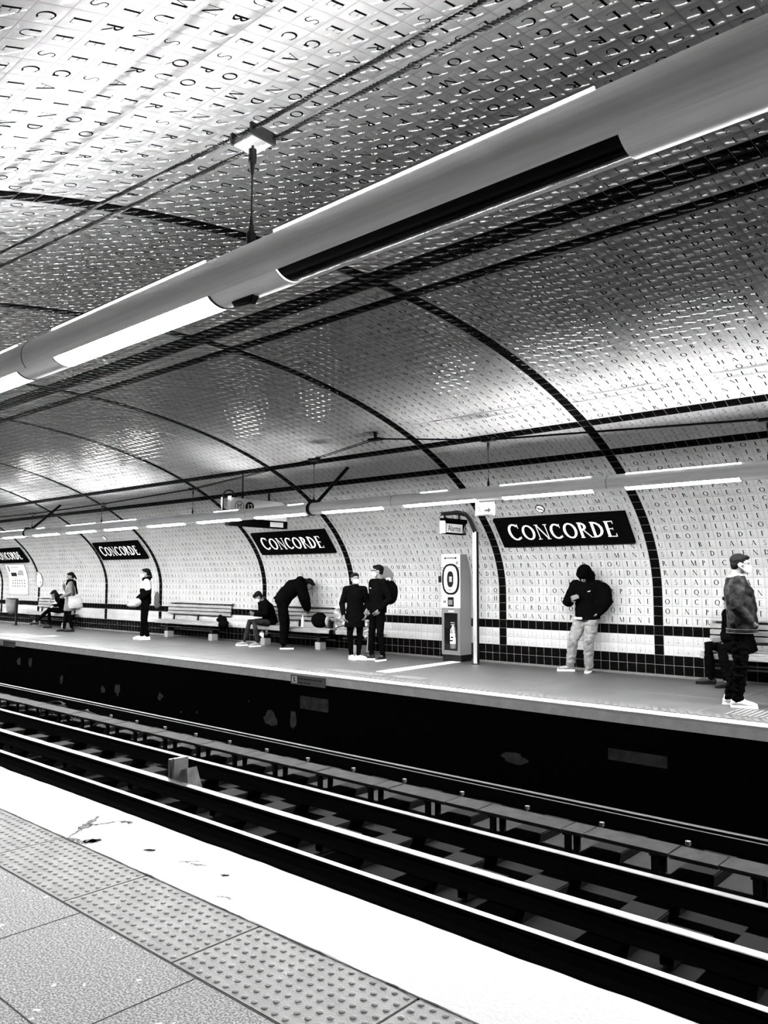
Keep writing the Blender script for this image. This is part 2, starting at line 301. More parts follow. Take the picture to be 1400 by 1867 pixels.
def tiles(name, r0, r1):
    cc = [c for c in cells if r0 <= c[1] < r1]; N = len(cc)
    X = np.array([c[0] for c in cc]); K = np.array([c[1] for c in cc]); B = np.array([c[2] for c in cc])
    g, q = .0022, .012
    def ring(ins, h):
        out = []
        for dx, dk in ((0, 0), (1, 0), (1, 1), (0, 1)):
            xx = X+(P_-ins if dx else ins); y, z, ny, nz = prof(K*RH+(RH-ins if dk else ins)); hh = h(dx, dk)
            out.append(np.stack([xx, y+ny*hh, z+nz*hh], 1))
        return out
    ax, ay = RNG.normal(0, .00045, N), RNG.normal(0, .00045, N)
    a = ring(g, lambda i, j: np.full(N, .0012)); b = ring(q, lambda i, j: .0042+ax*(2*i-1)+ay*(2*j-1))
    V = np.stack(a+b, 1).reshape(-1, 3)
    base = (np.arange(N)*8)[:, None, None]
    F = np.array([[4, 5, 6, 7], [0, 1, 5, 4], [1, 2, 6, 5], [2, 3, 7, 6], [3, 0, 4, 7]])[None]
    F = (base+F).reshape(-1, 4); MI = np.stack([np.where(B, 1, 0)]+[np.where(B, 5, 4)]*4, 1).ravel()
    # grout skin underneath
    ks = np.arange(r0, r1+1); y, z, ny, nz = prof(ks*RH); xs = np.array([XMIN, XMAX]); n0 = len(V)
    gv = np.array([[xx, y[i], z[i]] for i in range(len(ks)) for xx in xs]); gf = np.array([[n0+2*i, n0+2*i+1, n0+2*i+3, n0+2*i+2] for i in range(len(ks)-1)])
    VV = [V, gv]; FF = [F, gf]; MM = [MI, np.full(len(gf), 2)]; nb = n0+len(gv)
    inner = np.stack(b, 1)      # N,4,3
    chars = np.array([c[3] or '' for c in cc])
    for ch in sorted(set(chars)):
        if not ch: continue
        idx = np.where(chars == ch)[0]; qs, adv = G[ch]; qa = np.array(qs)          # Q,4,2
        cap = .64; uv = np.empty_like(qa); uv[..., 0] = .5+(qa[..., 0]-adv/2)*cap; uv[..., 1] = .18+qa[..., 1]*cap
        if ch in PUN: uv[..., 0] = .5+qa[..., 0]*.6; uv[..., 1] = .25+qa[..., 1]*.6
        kk = K[idx]; I = inner[idx].copy(); nearm = kk >= 61
        # reader's frame: u to the right, v towards the crown
        I[nearm] = I[nearm][:, [2, 3, 0, 1]]
        u = uv[..., 0].reshape(1, -1, 1); v = uv[..., 1].reshape(1, -1, 1)
        Pp = (I[:, None, 0]*(1-u)*(1-v)+I[:, None, 1]*u*(1-v)+I[:, None, 2]*u*v+I[:, None, 3]*(1-u)*v)
        yy, zz, ny, nz = prof((kk+.5)*RH); nn = np.stack([np.zeros(len(kk)), ny, nz], 1)
        Pp = Pp+nn[:, None, :]*.0005; nq = Pp.shape[0]*Pp.shape[1]
        VV.append(Pp.reshape(-1, 3)); FF.append(nb+np.arange(nq).reshape(-1, 4)); MM.append(np.full(nq//4, 3)); nb += nq
    V = np.concatenate(VV); F = np.concatenate(FF); MI = np.concatenate(MM)
    me = bpy.data.meshes.new(name); me.vertices.add(len(V)); me.vertices.foreach_set('co', V.astype(np.float32).ravel())
    me.loops.add(F.size); me.loops.foreach_set('vertex_index', F.astype(np.int32).ravel())
    me.polygons.add(len(F)); me.polygons.foreach_set('loop_start', np.arange(0, F.size, 4, dtype=np.int32)); me.polygons.foreach_set('loop_total', np.full(len(F), 4, np.int32))
    for m in (M['tile_w'], M['tile_b'], M['grout'], M['letter'], M['tile_we'], M['tile_be']): me.materials.append(m)
    me.polygons.foreach_set('material_index', MI.astype(np.int32)); me.update(calc_edges=True); me.validate()
    o = bpy.data.objects.new(name, me); COL.objects.link(o); return tag(o, kind='structure')
tiles('wall_far', 0, 32); tiles('ceiling', 32, 90); tiles('wall_near', 90, 122)
MB().box(XMIN-.1, XMIN, -1.3, 12.4, -1.5, 4.6).build('wall_left', M['grey']); MB().box(XMAX, XMAX+.1, -1.3, 12.4, -1.5, 4.6).build('wall_right', M['grey'])
for n in ('wall_left', 'wall_right'): tag(bpy.data.objects[n], kind='structure')

# ------------------------------------------------------------ platforms and pit
YN, YF = 2.75, 8.70
def S(o): return tag(o, kind='structure')
S(MB().box(XMIN, XMAX, YF+.12, 12.18, -.16, 0).build('floor_far', M['floor_f']))
S(MB().box(XMIN, XMAX, 12.135, 12.16, 0, .035).build('baseboard_far', M['grey']))
lip = MB()
n = 420; vs = []; fs = []
for i in range(n+1):
    xx = XMIN+(XMAX-XMIN)*i/n; j = .006*noise.noise(Vector((xx*3, 0, 0)))+.004*noise.noise(Vector((xx*11, 4, 0)))
    j2 = .02*noise.noise(Vector((xx*2.3, 9, 0)))+.012*noise.noise(Vector((xx*9, 7, 0)))
    vs += [(xx, YF+.14, .002), (xx, YF+.012+j, .002), (xx, YF+j, -.012), (xx, YF+j*.5, -.045+j2), (xx, YF+j*.5, -.155), (xx, YF+.12, -.16)]
for i in range(n):
    for k in range(5): fs.append((i*6+k, i*6+k+1, i*6+k+7, i*6+k+6))
lip.add(vs, fs); lip.m = [(1 if k >= 3 else 0) for i in range(n) for k in range(5)]
S(lip.build('trim_1', [M['strip'], M['lipgrey']]))
# ribbed strip behind the white nosing
rb = MB()
for i in range(int((XMAX-XMIN)/.1)):
    xx = XMIN+.05+i*.1
    if -30 < xx: rb.box(xx, xx+.05, YF+.18, YF+.42, 0, .0035, rot=Matrix.Rotation(.5, 3, 'Z'))
S(rb.build('trim_2', mat('ribbed_strip', .022, .5)))
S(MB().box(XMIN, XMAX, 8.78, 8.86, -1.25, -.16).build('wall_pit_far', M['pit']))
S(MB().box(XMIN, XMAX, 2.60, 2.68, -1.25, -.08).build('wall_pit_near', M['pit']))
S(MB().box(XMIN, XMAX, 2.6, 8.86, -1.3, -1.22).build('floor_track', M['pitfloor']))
S(MB().box(XMIN, XMAX, -1.2, 1.816, -.12, 0).build('floor_near', M['floor_n']))
jn = MB()          # joints of the pale paving
for k in range(-46, 4):
    xx = -2.529+k*.86; jn.box(xx-.003, xx+.003, 1.28, 1.812, .0002, .0012)
    jn.box(xx-.003+.43, xx+.003+.43, -1.15, 1.275, .0002, .0012)
for yy in (1.277, .42, -.43): jn.box(XMIN, XMAX, yy-.0025, yy+.0025, .0002, .0012)
S(jn.build('trim_3', mat('open_joint', .012, .9)))
# white painted edge with a wavering front
vs = []; fs = []; n = 900
for i in range(n+1):
    xx = XMIN+(XMAX-XMIN)*i/n
    j = .012*noise.noise(Vector((xx*1.4, 2, 0)))+.006*noise.noise(Vector((xx*6, 5, 0))); b = .007*noise.noise(Vector((xx*5, 11, 0)))+.006*noise.noise(Vector((xx*23, 3, 0)))
    vs += [(xx, 2.252+b, 0), (xx, 2.256+b, .004), (xx, 2.735+j, .004), (xx, 2.75+j, -.008), (xx, 2.75+j, -.1), (xx, 2.6, -.12)]
for i in range(n):
    for k in range(5): fs.append((i*6+k, i*6+k+1, i*6+k+7, i*6+k+6))
o = MB().add(vs, fs); o.m = [(1 if k >= 3 else 0) for i in range(n) for k in range(5)]
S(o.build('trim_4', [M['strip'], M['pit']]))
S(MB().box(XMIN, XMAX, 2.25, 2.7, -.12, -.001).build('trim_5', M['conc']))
# scuffs on the white edge
def scuff(name, pts, z, m, label=None, w_=.008):
    b = MB(); n = len(pts); L = []; Rr = []
    for i, p in enumerate(pts):
        a = Vector(pts[max(0, i-1)]); c = Vector(pts[min(n-1, i+1)]); d = (c-a).normalized(); nn = Vector((-d.y, d.x)); ww = w_*(.35+random.random())*math.sin(PI*(i+.5)/n)
        L.append((p[0]+nn.x*ww, p[1]+nn.y*ww, z)); Rr.append((p[0]-nn.x*ww, p[1]-nn.y*ww, z))
    b.add(L+Rr, [(i, i+1, n+i+1, n+i) for i in range(n-1)]); return b
sc = MB()
def wob(p, q, n=14, a=.012): return [(p[0]+(q[0]-p[0])*i/n+random.uniform(-a, a)*.5, p[1]+(q[1]-p[1])*i/n+random.uniform(-a, a)) for i in range(n+1)]
for p, q, w_ in [((-4.40, 2.27), (-4.66, 2.60), .017), ((-4.52, 2.44), (-4.46, 2.62), .012), ((-4.46, 2.62), (-4.36, 2.66), .014), ((-4.27, 2.29), (-4.21, 2.36), .022), ((-4.40, 2.27), (-4.2, 2.275), .016),
                 ((-3.9, 2.44), (-3.84, 2.47), .014), ((-3.6, 2.45), (-3.52, 2.55), .006), ((-3.54, 2.48), (-3.44, 2.52), .005), ((-3.28, 2.5), (-3.26, 2.51), .012), ((-3.1, 2.31), (-3.0, 2.35), .004)]:
    b = scuff('s', wob(p, q), .0046, None, w_=w_*1.7); sc.add(b.v, b.f)
o = S(sc.build('trim_6', mat('grey_scuff', .02, .8, noise_s=50, noise_a=.02, v2=.22, spec=.1)))
# crack between tactile slabs and painted edge
b = scuff('s', [(XMIN+i*.05, 2.249+.006*noise.noise(Vector((i*.35, 1, 1)))) for i in range(int((XMAX-XMIN)/.05))], .0047, None, w_=.007); b2 = MB().add(b.v, b.f)
for i in range(int((XMAX-XMIN)/.05)): pass
cr = MB(); N_ = int((8)/.02); pts = [(-8+i*.02, 2.2495+.007*noise.noise(Vector((i*.2, 1, 1)))+.004*noise.noise(Vector((i*.9, 3, 1)))) for i in range(N_)]
L = []; Q = []
for i, p in enumerate(pts):
    ww = .0025+.006*max(0, noise.noise(Vector((i*.07, 8, 8)))); L.append((p[0], p[1]+ww, .0048)); Q.append((p[0], p[1]-ww, .0048))
cr.add(L+Q, [(i, i+1, N_+i+1, N_+i) for i in range(N_-1)])
S(cr.build('trim_7', mat('dark_crack', .008, .9)))
S(MB().box(XMIN, XMAX, 1.812, 1.8195, 0, .0012).build('trim_8', bpy.data.materials['dark_crack']))

# tactile slabs with domes
def slab_mesh():
    b = MB(); Lx, Ly = .853, .424
    b.box(.0035, .0035+Lx, 0, Ly, -.05, .0015)
    for i in range(16):
        for j in range(8):
            cx, cy_ = .0035+.0267+i*.0533, .0265+j*.053; r = .0125; n = 10; vs = []; fs = []
            for k, (rr, zz) in enumerate(((1, .0015), (.93, .0045), (.62, .0068))):
                for a in range(n): vs.append((cx+r*rr*math.cos(a*2*PI/n), cy_+r*rr*math.sin(a*2*PI/n), zz))
            for k in range(2):
                for a in range(n): fs.append((k*n+a, k*n+(a+1) % n, (k+1)*n+(a+1) % n, (k+1)*n+a))
            fs.append(tuple(2*n+a for a in range(n))); b.add(vs, fs)
    return b
sl = slab_mesh().build('tactile_slab', M['tactile'], smooth=True)
tag(sl, 'grey tactile paving slab with raised dots along the white platform edge', 'paving slab', 'tactile slabs on the near platform')
for k in range(-22, 6):
    o = sl if k == 0 else sl.copy()
    if k: COL.objects.link(o)
    o.location = (-2.693+k*.8645, 1.822, .0)

# track: rails, contact bars, cover boards
def rail(name, y, top, hw, m_top, label, cat='rail', hh=.17, group=None, m_side='rail'):
    t = empty(name, (0, y, top-hh), label=label, cat=cat, group=group)
    MB().ext([(-.07, 0), (.07, 0), (.07, .012), (.012, .035), (.012, hh-.045), (hw, hh-.03), (hw, hh-.004), (-hw, hh-.004), (-hw, hh-.03), (-.012, hh-.045), (-.012, .035), (-.07, .012)], XMIN, XMAX).build('rail_body', M[m_side], t)
    MB().ext([(-hw*.93, hh-.004), (hw*.93, hh-.004), (hw*.8, hh), (-hw*.8, hh)], XMIN, XMAX).build('running_surface', m_top, t); return t
rail('running_rail', 3.50, -.95, .035, M['railtop'], 'running rail nearest the near platform, hidden under its edge', group=None)
rail('running_rail', 4.95, -.95, .033, M['railtop'], 'bright polished steel rail closest to the near white platform edge')
rail('contact_rail', 5.58, -.93, .055, M['rail2'], 'wide pale steel bar on blocks, second line from the near platform')
rail('running_rail', 6.50, -.95, .045, mat('dull_rail', .09, .5, .6, noise_s=3, noise_a=.03), 'dull grey rail in the middle of the pit, third line from the near platform')
rail('running_rail', 8.10, -.95, .032, mat('dim_rail', .12, .4, 1), 'thin dark rail nearest the far platform wall')
rail('guard_rail', 8.02, -.97, .012, bpy.data.materials['dim_rail'], 'thin guard strip running beside the rail nearest the far wall')
bd = MB().box(0, 1.0, 7.10, 7.40, -.985, -.95).build('cover_board', M['board'], bevel=.003)
tag(bd, 'grey cover board in the line of boards between the far rails', 'board', 'cover boards in the pit')
x = -1.5; i = 0; bd.location = (-1.5, 0, 0)
while x > -34:
    ln = (.98, .42, .82, .22)[i % 4]; x -= ln+.012; i += 1
    o = bd.copy(); COL.objects.link(o); o.location = (x, 0, random.uniform(-.003, .003)); o.scale = (ln, 1, 1)
bd.scale = (.98, 1, 1)
pl = MB().box(-.03, .03, 7.12, 7.16, -1.22, -.985).box(-.03, .03, 7.30, 7.34, -1.22, -.985).box(-.04, .04, 7.1, 7.38, -1.0, -.985).build('board_trestle', M['black'])
tag(pl, 'small black trestle under the grey cover boards', 'trestle', 'trestles under the cover boards')
slp = MB().box(-.16, .16, 2.9, 8.7, -1.22, -1.12).build('sleeper', M['rail'], bevel=.01)
tag(slp, 'dark sleeper lying across the pit under the rails', 'sleeper', 'sleepers across the pit')
ins = empty('insulator_block', (0, 5.9, -1.22), label='dark grey block between the second and third rail lines', cat='block', group='blocks between the rails')
MB().box(-.2, .2, -.11, .11, 0, .13).build('block_body', M['conc'], ins, bevel=.03); MB().box(-.05, .05, -.36, -.11, .02, .09).build('bracket_arm', M['rail'], ins)
for k in range(0, 38):
    xx = -1.9-k*.87
    for src, z in ((slp, 0), (pl, 0)):
        o = src if k == 0 else src.copy()
        if k: COL.objects.link(o)
        o.location = (xx if src is slp else xx-.3, 0, 0)
    if k % 2 == 0:
        o = ins if k == 0 else copy_tree(ins); o.location = (xx-.44, 5.95, -1.22)
nutm = MB().tube([(0, 7.62, -1.12), (0, 7.62, -.97)], .012, 6).tube([(0, 7.62, -1.0), (0, 7.62, -.965)], .028, 6).build('rail_bolt', M['rail2'])
tag(nutm, 'small bolt standing up between the boards and the last rail', 'bolt', 'bolts beyond the cover boards')
for k in range(0, 14):
    o = nutm if k == 0 else nutm.copy()
    if k: COL.objects.link(o)
    o.location = (-2.95-k*.87, 0, 0)
tr = MB().box(-1.55, 1.55, 5.13, 5.36, -1.2, -1.13).build('cable_trough', M['conc'], bevel=.01)
tag(tr, 'dark grey concrete trough lying between the two nearest rail lines', 'cable trough', 'troughs between the rails')
for k in range(8):
    o = tr if k == 0 else tr.copy()
    if k: COL.objects.link(o)
    o.location = (-3.6-k*3.6, 0, 0)
fl = MB()
for k in range(38): fl.box(-1.9-k*.87-.68, -1.9-k*.87-.19, 6.72, 7.75, -1.22, -1.19)
S(fl.build('trim_9', mat('dusty_bed', .003, .8, noise_s=7, noise_a=.0015, spec=.1)))
t = empty('rail_anchor', (-8.42, 5.75, -1.02), label='pale metal wedge clamp standing up beside the wide steel bar', cat='clamp')
MB().box(-.13, -.09, -.1, .1, 0, .3).box(-.04, 0, -.1, .1, 0, .32).build('clamp_plate', M['rail2'], t)
MB().add([(.02, -.1, 0), (.02, .1, 0), (.3, .1, 0), (.3, -.1, 0), (.1, -.07, .2), (.1, .07, .2), (.22, .07, .24), (.22, -.07, .24)], [(0, 1, 2, 3), (4, 5, 6, 7), (0, 1, 5, 4), (1, 2, 6, 5), (2, 3, 7, 6), (3, 0, 4, 7)]).build('wedge', M['patch'], t)
# cable coil by the far left of the pit
t = empty('cable_coil', (-15.6, 7.55, -1.19), label='coiled cables lying in the pit at the far left', cat='cable')
b = MB()
for k in range(5): b.tube([(.35*math.cos(a*PI/12)+k*.08, .2*math.sin(a*PI/12), .12+.1*math.sin(a*PI/12+k)) for a in range(25)], .016, 6)
b.build('cable_loop', M['conc'], t)
b = MB()
for k in range(6): b.tube([(.3+a*.25, -.1+k*.05, .05+.12*math.sin(a*.8+k)) for a in range(8)], .014, 6)
b.build('cable_tail', M['conc'], t)
# flaked patches on the pit wall
def flake(x, z, w_, h_, seed):
    n = 18; vs = []
    for a in range(n):
        r = .75+.5*noise.noise(Vector((math.cos(a*2*PI/n)*1.5, math.sin(a*2*PI/n)*1.5, seed)))
        vs.append((x+w_/2*r*math.cos(a*2*PI/n), z+h_/2*r*math.sin(a*2*PI/n)))
    m = MB().add([(p[0], 8.78, p[1]) for p in vs]+[(p[0], 8.774, p[1]) for p in vs], [tuple(range(n, 2*n))]+[(i, (i+1) % n, n+(i+1) % n, n+i) for i in range(n)])
    return m
fk = MB()
for i, (x, z, w_, h_) in enumerate([(-19.84, -.54, .3, .2), (-19.24, -.5, .26, .26), (-17.63, -.78, .2, .22), (-15.79, -.85, .2, .2), (-15.19, -.8, .26, .36), (-13.61, -.78, .22, .2), (-10.34, -.83, .5, .26), (-9.77, -.78, .22, .3), (-5.59, -.78, .46, .17), (-12.9, -1.0, .06, .06), (-12.4, -.95, .05, .07), (-10.9, -.6, .04, .05)]):
    f = flake(x, z, w_, h_, i*3.1); fk.add(f.v, f.f)
S(fk.build('trim_10', M['patch']))
S(MB().box(-9.6, -8.95, 8.772, 8.78, -.58, -.38).box(-4.3, -3.6, 8.768, 8.78, -.6, -.47).build('trim_11', mat('dim_patch', .003, .8, noise_s=10, noise_a=.03)))
# stripes and grating on the far platform
def strip_q(name, a, b, c, d, m, z=.004):
    return S(MB().add([(*a, z), (*b, z), (*c, z), (*d, z), (*a, 0), (*b, 0), (*c, 0), (*d, 0)], [(0, 1, 2, 3), (0, 4, 5, 1), (1, 5, 6, 2), (2, 6, 7, 3), (3, 7, 4, 0)]).build(name, m))
strip_q('trim_12', (-8.72, 9.62), (-8.45, 9.62), (-8.62, 11.8), (-8.82, 11.8), M['strip'])
strip_q('trim_13', (-22.3, 9.1), (-22.05, 9.1), (-21.3, 9.75), (-21.6, 9.75), M['strip'])
strip_q('trim_14', (-20.85, 9.3), (-20.6, 9.3), (-20.4, 10.0), (-20.65, 10.0), M['strip'])
for nm, xx, yy, nn_, ll in (('trim_15', -3.1, 9.15, 22, .55), ('trim_16', -9.45, 9.15, 22, .30), ('trim_17', -8.3, 9.2, 14, .3)):
    g_ = MB()
    for i in range(nn_): g_.box(xx+i*.06, xx+i*.06+.028, yy, yy+ll, 0, .005)
    S(g_.build(nm, M['grate']))
fj = MB()
for k in range(0, 14): fj.box(-1.0-k*2.4, -.99-k*2.4, 8.9, 12.1, .0003, .001)
fj.box(XMIN, XMAX, 10.3, 10.31, .0003, .001)
S(fj.build('trim_18', mat('filled_joint', .02, .8)))

# ------------------------------------------------------------ lighting tubes
TR = .105
def tube(name, y, z, lit, up_on, dark, label, hatch_to):
    t = empty(name, (0, y, z), label=label, cat='light fitting')
    cuts = [XMIN]+sorted(v for ab in up_on for v in ab)+[XMAX]
    for i in range(len(cuts)-1):
        a, b = cuts[i], cuts[i+1]
        if i % 2 == 0: MB().arc(a, b, 0, 0, TR-.004, TR, -45, 225, 30).build('tube_housing', M['alu'], t, smooth=True)
        else: MB().arc(a, b, 0, 0, TR-.004, TR, -45, 64, 12).arc(a, b, 0, 0, TR-.004, TR, 116, 225, 12).build('tube_housing', M['alu'], t, smooth=True)
    wins = sorted(lit+dark); gaps = []; x = XMIN
    for a, b in wins: gaps.append((x, a)); x = b
    gaps.append((x, XMAX))
    hb = None
    for a, b in gaps: MB().arc(a+.004, b-.004, 0, 0, TR-.007, TR-.003, 223.5, 316.5, 12).build('hatch_cover', M['alu'], t, smooth=True)
    for a, b in lit:
        o = MB().arc(a, b, 0, 0, TR-.02, TR-.004, 226, 314, 10).build('lamp_diffuser', M['lamp'] if y > 5 else M['lamp_n'], t, smooth=True); o['label'] = 'glowing white lamp window'
        [MB().arc(q-.006, q+.006, 0, 0, TR-.03, TR+.001, 225, 315, 10).build('lamp_frame', M['alu_dk'], t) for q in (a, b)]
    for a, b in dark:
        o = MB().arc(a, b, 0, 0, TR-.03, TR-.012, 226, 314, 10).build('lamp_diffuser', M['dead'], t, smooth=True); o['label'] = 'unlit black lamp window'
        MB().arc(a, b, 0, 0, TR-.02, TR-.002, 313, 316, 2).build('lamp_rim', M['alu'], t)
    for a, b in up_on:
        o = MB().box(a, b, -.03, .03, .036, .040).build('upward_diffuser', M['uplamp'] if y > 5 else M['uplamp_n'], t); o['label'] = 'glowing upward light slot'
        MB().box(a, b, -.094, .094, .028, .032).build('light_baffle', M['alu_dk'], t)  # unseen baffle added to keep slot light from leaking out below
        for q in (a, b-.003): MB().arc(q, q+.003, 0, 0, .002, TR-.006, 5, 175, 12).build('light_baffle_end', M['alu_dk'], t)  # unseen end baffles, added to stop light running along inside the tube
        for yy in (-.052, .046): MB().box(a, b, yy, yy+.006, TR-.018, TR-.002).build('slot_glow_rim', M['lipglow'], t)  # added rims made to glow, so the recessed slot reads bright from below
    x = -4.31 if y < 5 else -4.44
    for k in range(-3, 20):
        xx = x-k*3.57
        if XMIN < xx < XMAX and abs(xx+.74) > .1: MB().arc(xx-.003, xx+.003, 0, 0, TR-.002, TR+.0012, -45, 225, 30).build('joint_ring', M['alu_dk'], t)
    return t
mod = lambda a: (a, a+1.36)
near_lit = [mod(-4.0-1.785*k) for k in range(0, 20) if -4.0-1.785*k > XMIN+.2]+[mod(1.36), mod(3.14)]
near_dark = [mod(-2.22)]
near_up = [(-4.07, -2.70), (-2.26, -.93), (-5.25, -4.5)]+[(-5.86-1.785*k, -4.5-1.785*k) for k in (4, 5, 8, 9, 12, 13)]
nt_ = tube('lighting_tube', 1.95, 2.69, near_lit, near_up, near_dark, 'large aluminium lighting tube hanging overhead above the near platform', 0)
MB().add([(-2.42, -.02, -TR+.004), (-2.42, .02, -TR+.004), (-2.56, .02, -TR+.004), (-2.56, -.02, -TR+.004), (-2.44, -.012, -TR-.028), (-2.44, .012, -TR-.028), (-2.55, .012, -TR-.02), (-2.55, -.012, -TR-.02)], [(0, 1, 2, 3), (4, 5, 6, 7), (0, 1, 5, 4), (1, 2, 6, 5), (2, 3, 7, 6), (3, 0, 4, 7)]).build('underside_clip', M['black'], nt_, bevel=.004)
far_lit = [mod(-4.21-1.785*k) for k in range(-4, 20) if XMIN+.2 < -4.21-1.785*k < XMAX-1.5]
far_up = [(-2.42, -1.06), (-4.20, -2.84), (-6.035, -4.67), (-7.45, -6.95), (-10.45, -10.05), (-12.6, -11.85), (-16.8, -15.4), (-18.55, -17.15), (-20.1, -19.7), (-22.3, -20.9), (-27.6, -26.2), (-29.4, -28.0)]
tube('lighting_tube', 9.25, 2.69, far_lit, far_up, [], 'long row of glowing lamps in a tube above the far platform', 0)
# wedge-shaped clip by the dark window of the near tube
# sleeves, struts
def strut(xr, label):
    t = empty('tube_strut', (xr, 9.25, 2.69), label=label, cat='strut')
    MB().arc(-.035, .035, 0, 0, TR, TR+.014, 0, 360, 24).build('sleeve', M['black'], t, smooth=True)
    MB().box(-.06, .06, -.06, .06, TR, TR+.05).build('sleeve_block', M['black'], t, bevel=.01)
    MB().tube([(.02, .08, .1), (-.0, .88, .82)], .032, 8).build('strut_bar', M['black'], t)
strut(-9.88, 'black diagonal strut from far lighting tube to vault, right of the hanging line sign')
strut(-20.75, 'black diagonal strut from the far lighting tube up to the vault at the far left')
# catenary cables and hangers
def cable(name, pts, y, sep, r, label):
    t = empty(name, (0, y, 0), label=label, cat='cable')
    for s_ in (-1, 1):
        b = MB(); b.tube([(p[0], s_*sep/2, p[1]) for p in pts], r, 8); b.build('cable_strand', M['blackm'], t, smooth=True)
    return t
NZ = lambda x: np.interp(x, [-34, -26, -20, -6.1, -2.46, 6], [3.2, 3.5, 3.2, 3.50, 3.255, 3.02])
fp = [(-40, 3.2), (-30, 3.5), (-24, 3.22), (-20.5, 3.19), (-16.95, 3.22), (-13.37, 3.30), (-9.84, 3.545), (-8.42, 3.73), (-6.26, 3.46), (-2.6, 3.26), (5.5, 3.25)]
cable('suspension_cable', fp, 9.25, .07, .007, 'pair of thin dark cables strung above the far lighting tube')
def rope(xs, y):   # twisted rope, near pair
    t = empty('suspension_cable', (0, y, 0), label='pair of twisted steel ropes passing overhead above the near lighting tube', cat='cable')
    for s_ in (-1, 1):
        b = MB()
        for st in range(3):
            pts = []; n = 900
            for i in range(n+1):
                x = -12+15*i/n; ph = x*2*PI/.055+st*2*PI/3; pts.append((x, s_*.052+.0052*math.cos(ph), NZ(x)+.0052*math.sin(ph)))
            b.tube(pts, .0056, 5, caps=False)
        b.tube([(-26, s_*.052, NZ(-26)), (-12, s_*.052, NZ(-12))], .01, 6)
        b.build('twisted_rope', M['black'], t, smooth=True)
rope(None, 1.95)
HG = 'hangers of the lighting tubes'
def hanger(x, y, z, zt, label, big=False):
    t = empty('tube_hanger', (x, y, z), label=label, cat='hanger')
    L_ = .062 if big else .09; wv = .052 if big else .045
    MB().box(-L_, L_, -wv, wv, -.028, -.018).box(-L_, L_, -wv, -wv+.01, -.02, .012).box(-L_, L_, wv-.01, wv, -.02, .012).build('clamp_plate', M['steel'] if big else M['black'], t, bevel=.002)
    for s_ in (-1, 1): MB().box(s_*L_-.008, s_*L_+.008, -wv-.012, wv+.016, -.026, .026).build('clamp_jaw', M['alu_dk'], t, bevel=.004)
    MB().tube([(0, 0, -.02), (0, 0, -.05)], .006, 8).tube([(0, 0, -.045), (0, 0, -.1)], .017, 10).tube([(0, 0, -.1), (0, 0, -.15)], [.011, .006], 8).build('turnbuckle', M['black'], t, smooth=True)
    zb = zt-z
    MB().tube([(0, 0, -.14), (0, 0, zb+.1)], .0035, 6).build('wire', M['black'], t)
    MB().tube([(0, 0, zb+.13), (0, 0, zb+.07), (0, 0, zb+.06), (0, 0, zb)], [.005, .012, .02, .018], 8).build('lower_fitting', M['black'], t, smooth=True)
    return t
hanger(-2.46, 1.95, 3.255, 2.795, 'steel clamp and wire on the twisted ropes, holding up the near lighting tube', True)
for x, z, l in ((-2.56, 3.255, 'hanger wire of the far lighting tube at the right edge of the picture'), (-6.26, 3.46, 'hanger wire of the far lighting tube above the small lit exit sign'), (-9.84, 3.545, 'hanger wire of the far lighting tube at the right-hand strut sleeve'),
                (-13.37, 3.30, 'hanger wire of the far lighting tube just left of the hanging line sign'), (-16.95, 3.22, 'hanger wire of the far lighting tube above the second name sign from the left'), (-20.5, 3.19, 'hanger wire of the far lighting tube nearest the left edge')):
    hanger(x, 9.25, z, 2.795, l)
t = empty('ceiling_anchor', (-8.42, 9.25, 3.73), label='black tapered anchor post fixed under the vault, holding the thin cables', cat='anchor')
MB().box(-.12, .12, -.06, .06, -.03, .01).build('anchor_foot', M['black'], t, bevel=.006)
MB().tube([(0, 0, 0), (0, 0, .1), (0, 0, .14), (0, 0, .26)], [.022, .035, .05, .05], 12).build('anchor_post', M['black'], t, smooth=True)
MB().box(-.09, .09, -.07, .07, .24, .3).build('anchor_plate', M['black'], t, bevel=.004)

# ------------------------------------------------------------ lettering helpers
def glyph_mesh(text, h, m, name, parent, place, gap=.12, first=1.0, thick=0):
    b = MB(); x = 0; W = []
    for i, ch in enumerate(text):
        if ch == ' ': x += .4; continue
        q, adv = GS[ch]; sc_ = first if i == 0 else 1
        for quad in q: b.add([place((x+u*sc_)*h, v*sc_*h) for u, v in quad], [(0, 1, 2, 3)])
        x += adv*sc_+gap
    return b.build(name, m, parent)
def gwidth(text, gap=.12, first=1.0): return sum((GS[c][1]*(first if i == 0 else 1)+gap) if c != ' ' else .4 for i, c in enumerate(text))-gap
def text(body, size, name, parent, m, loc, rot, sx=1, align='CENTER', ext=.0006):
    cu = bpy.data.curves.new(name, 'FONT'); cu.body = body; cu.size = size; cu.extrude = ext; cu.align_x = align; cu.align_y = 'CENTER'; cu.resolution_u = 3
    o = bpy.data.objects.new(name, cu); COL.objects.link(o); dg = bpy.context.evaluated_depsgraph_get()
    me = bpy.data.meshes.new_from_object(o.evaluated_get(dg)); bpy.data.objects.remove(o)
    me.transform(Matrix.LocRotScale(Vector(loc), Euler(rot), Vector((sx, 1, 1)))); return link(name, me, m, parent)
FACE_NY = (PI/2, 0, 0)             # readable from the -Y side
FACE_PX = (PI/2, 0, PI/2)          # readable from the +X side

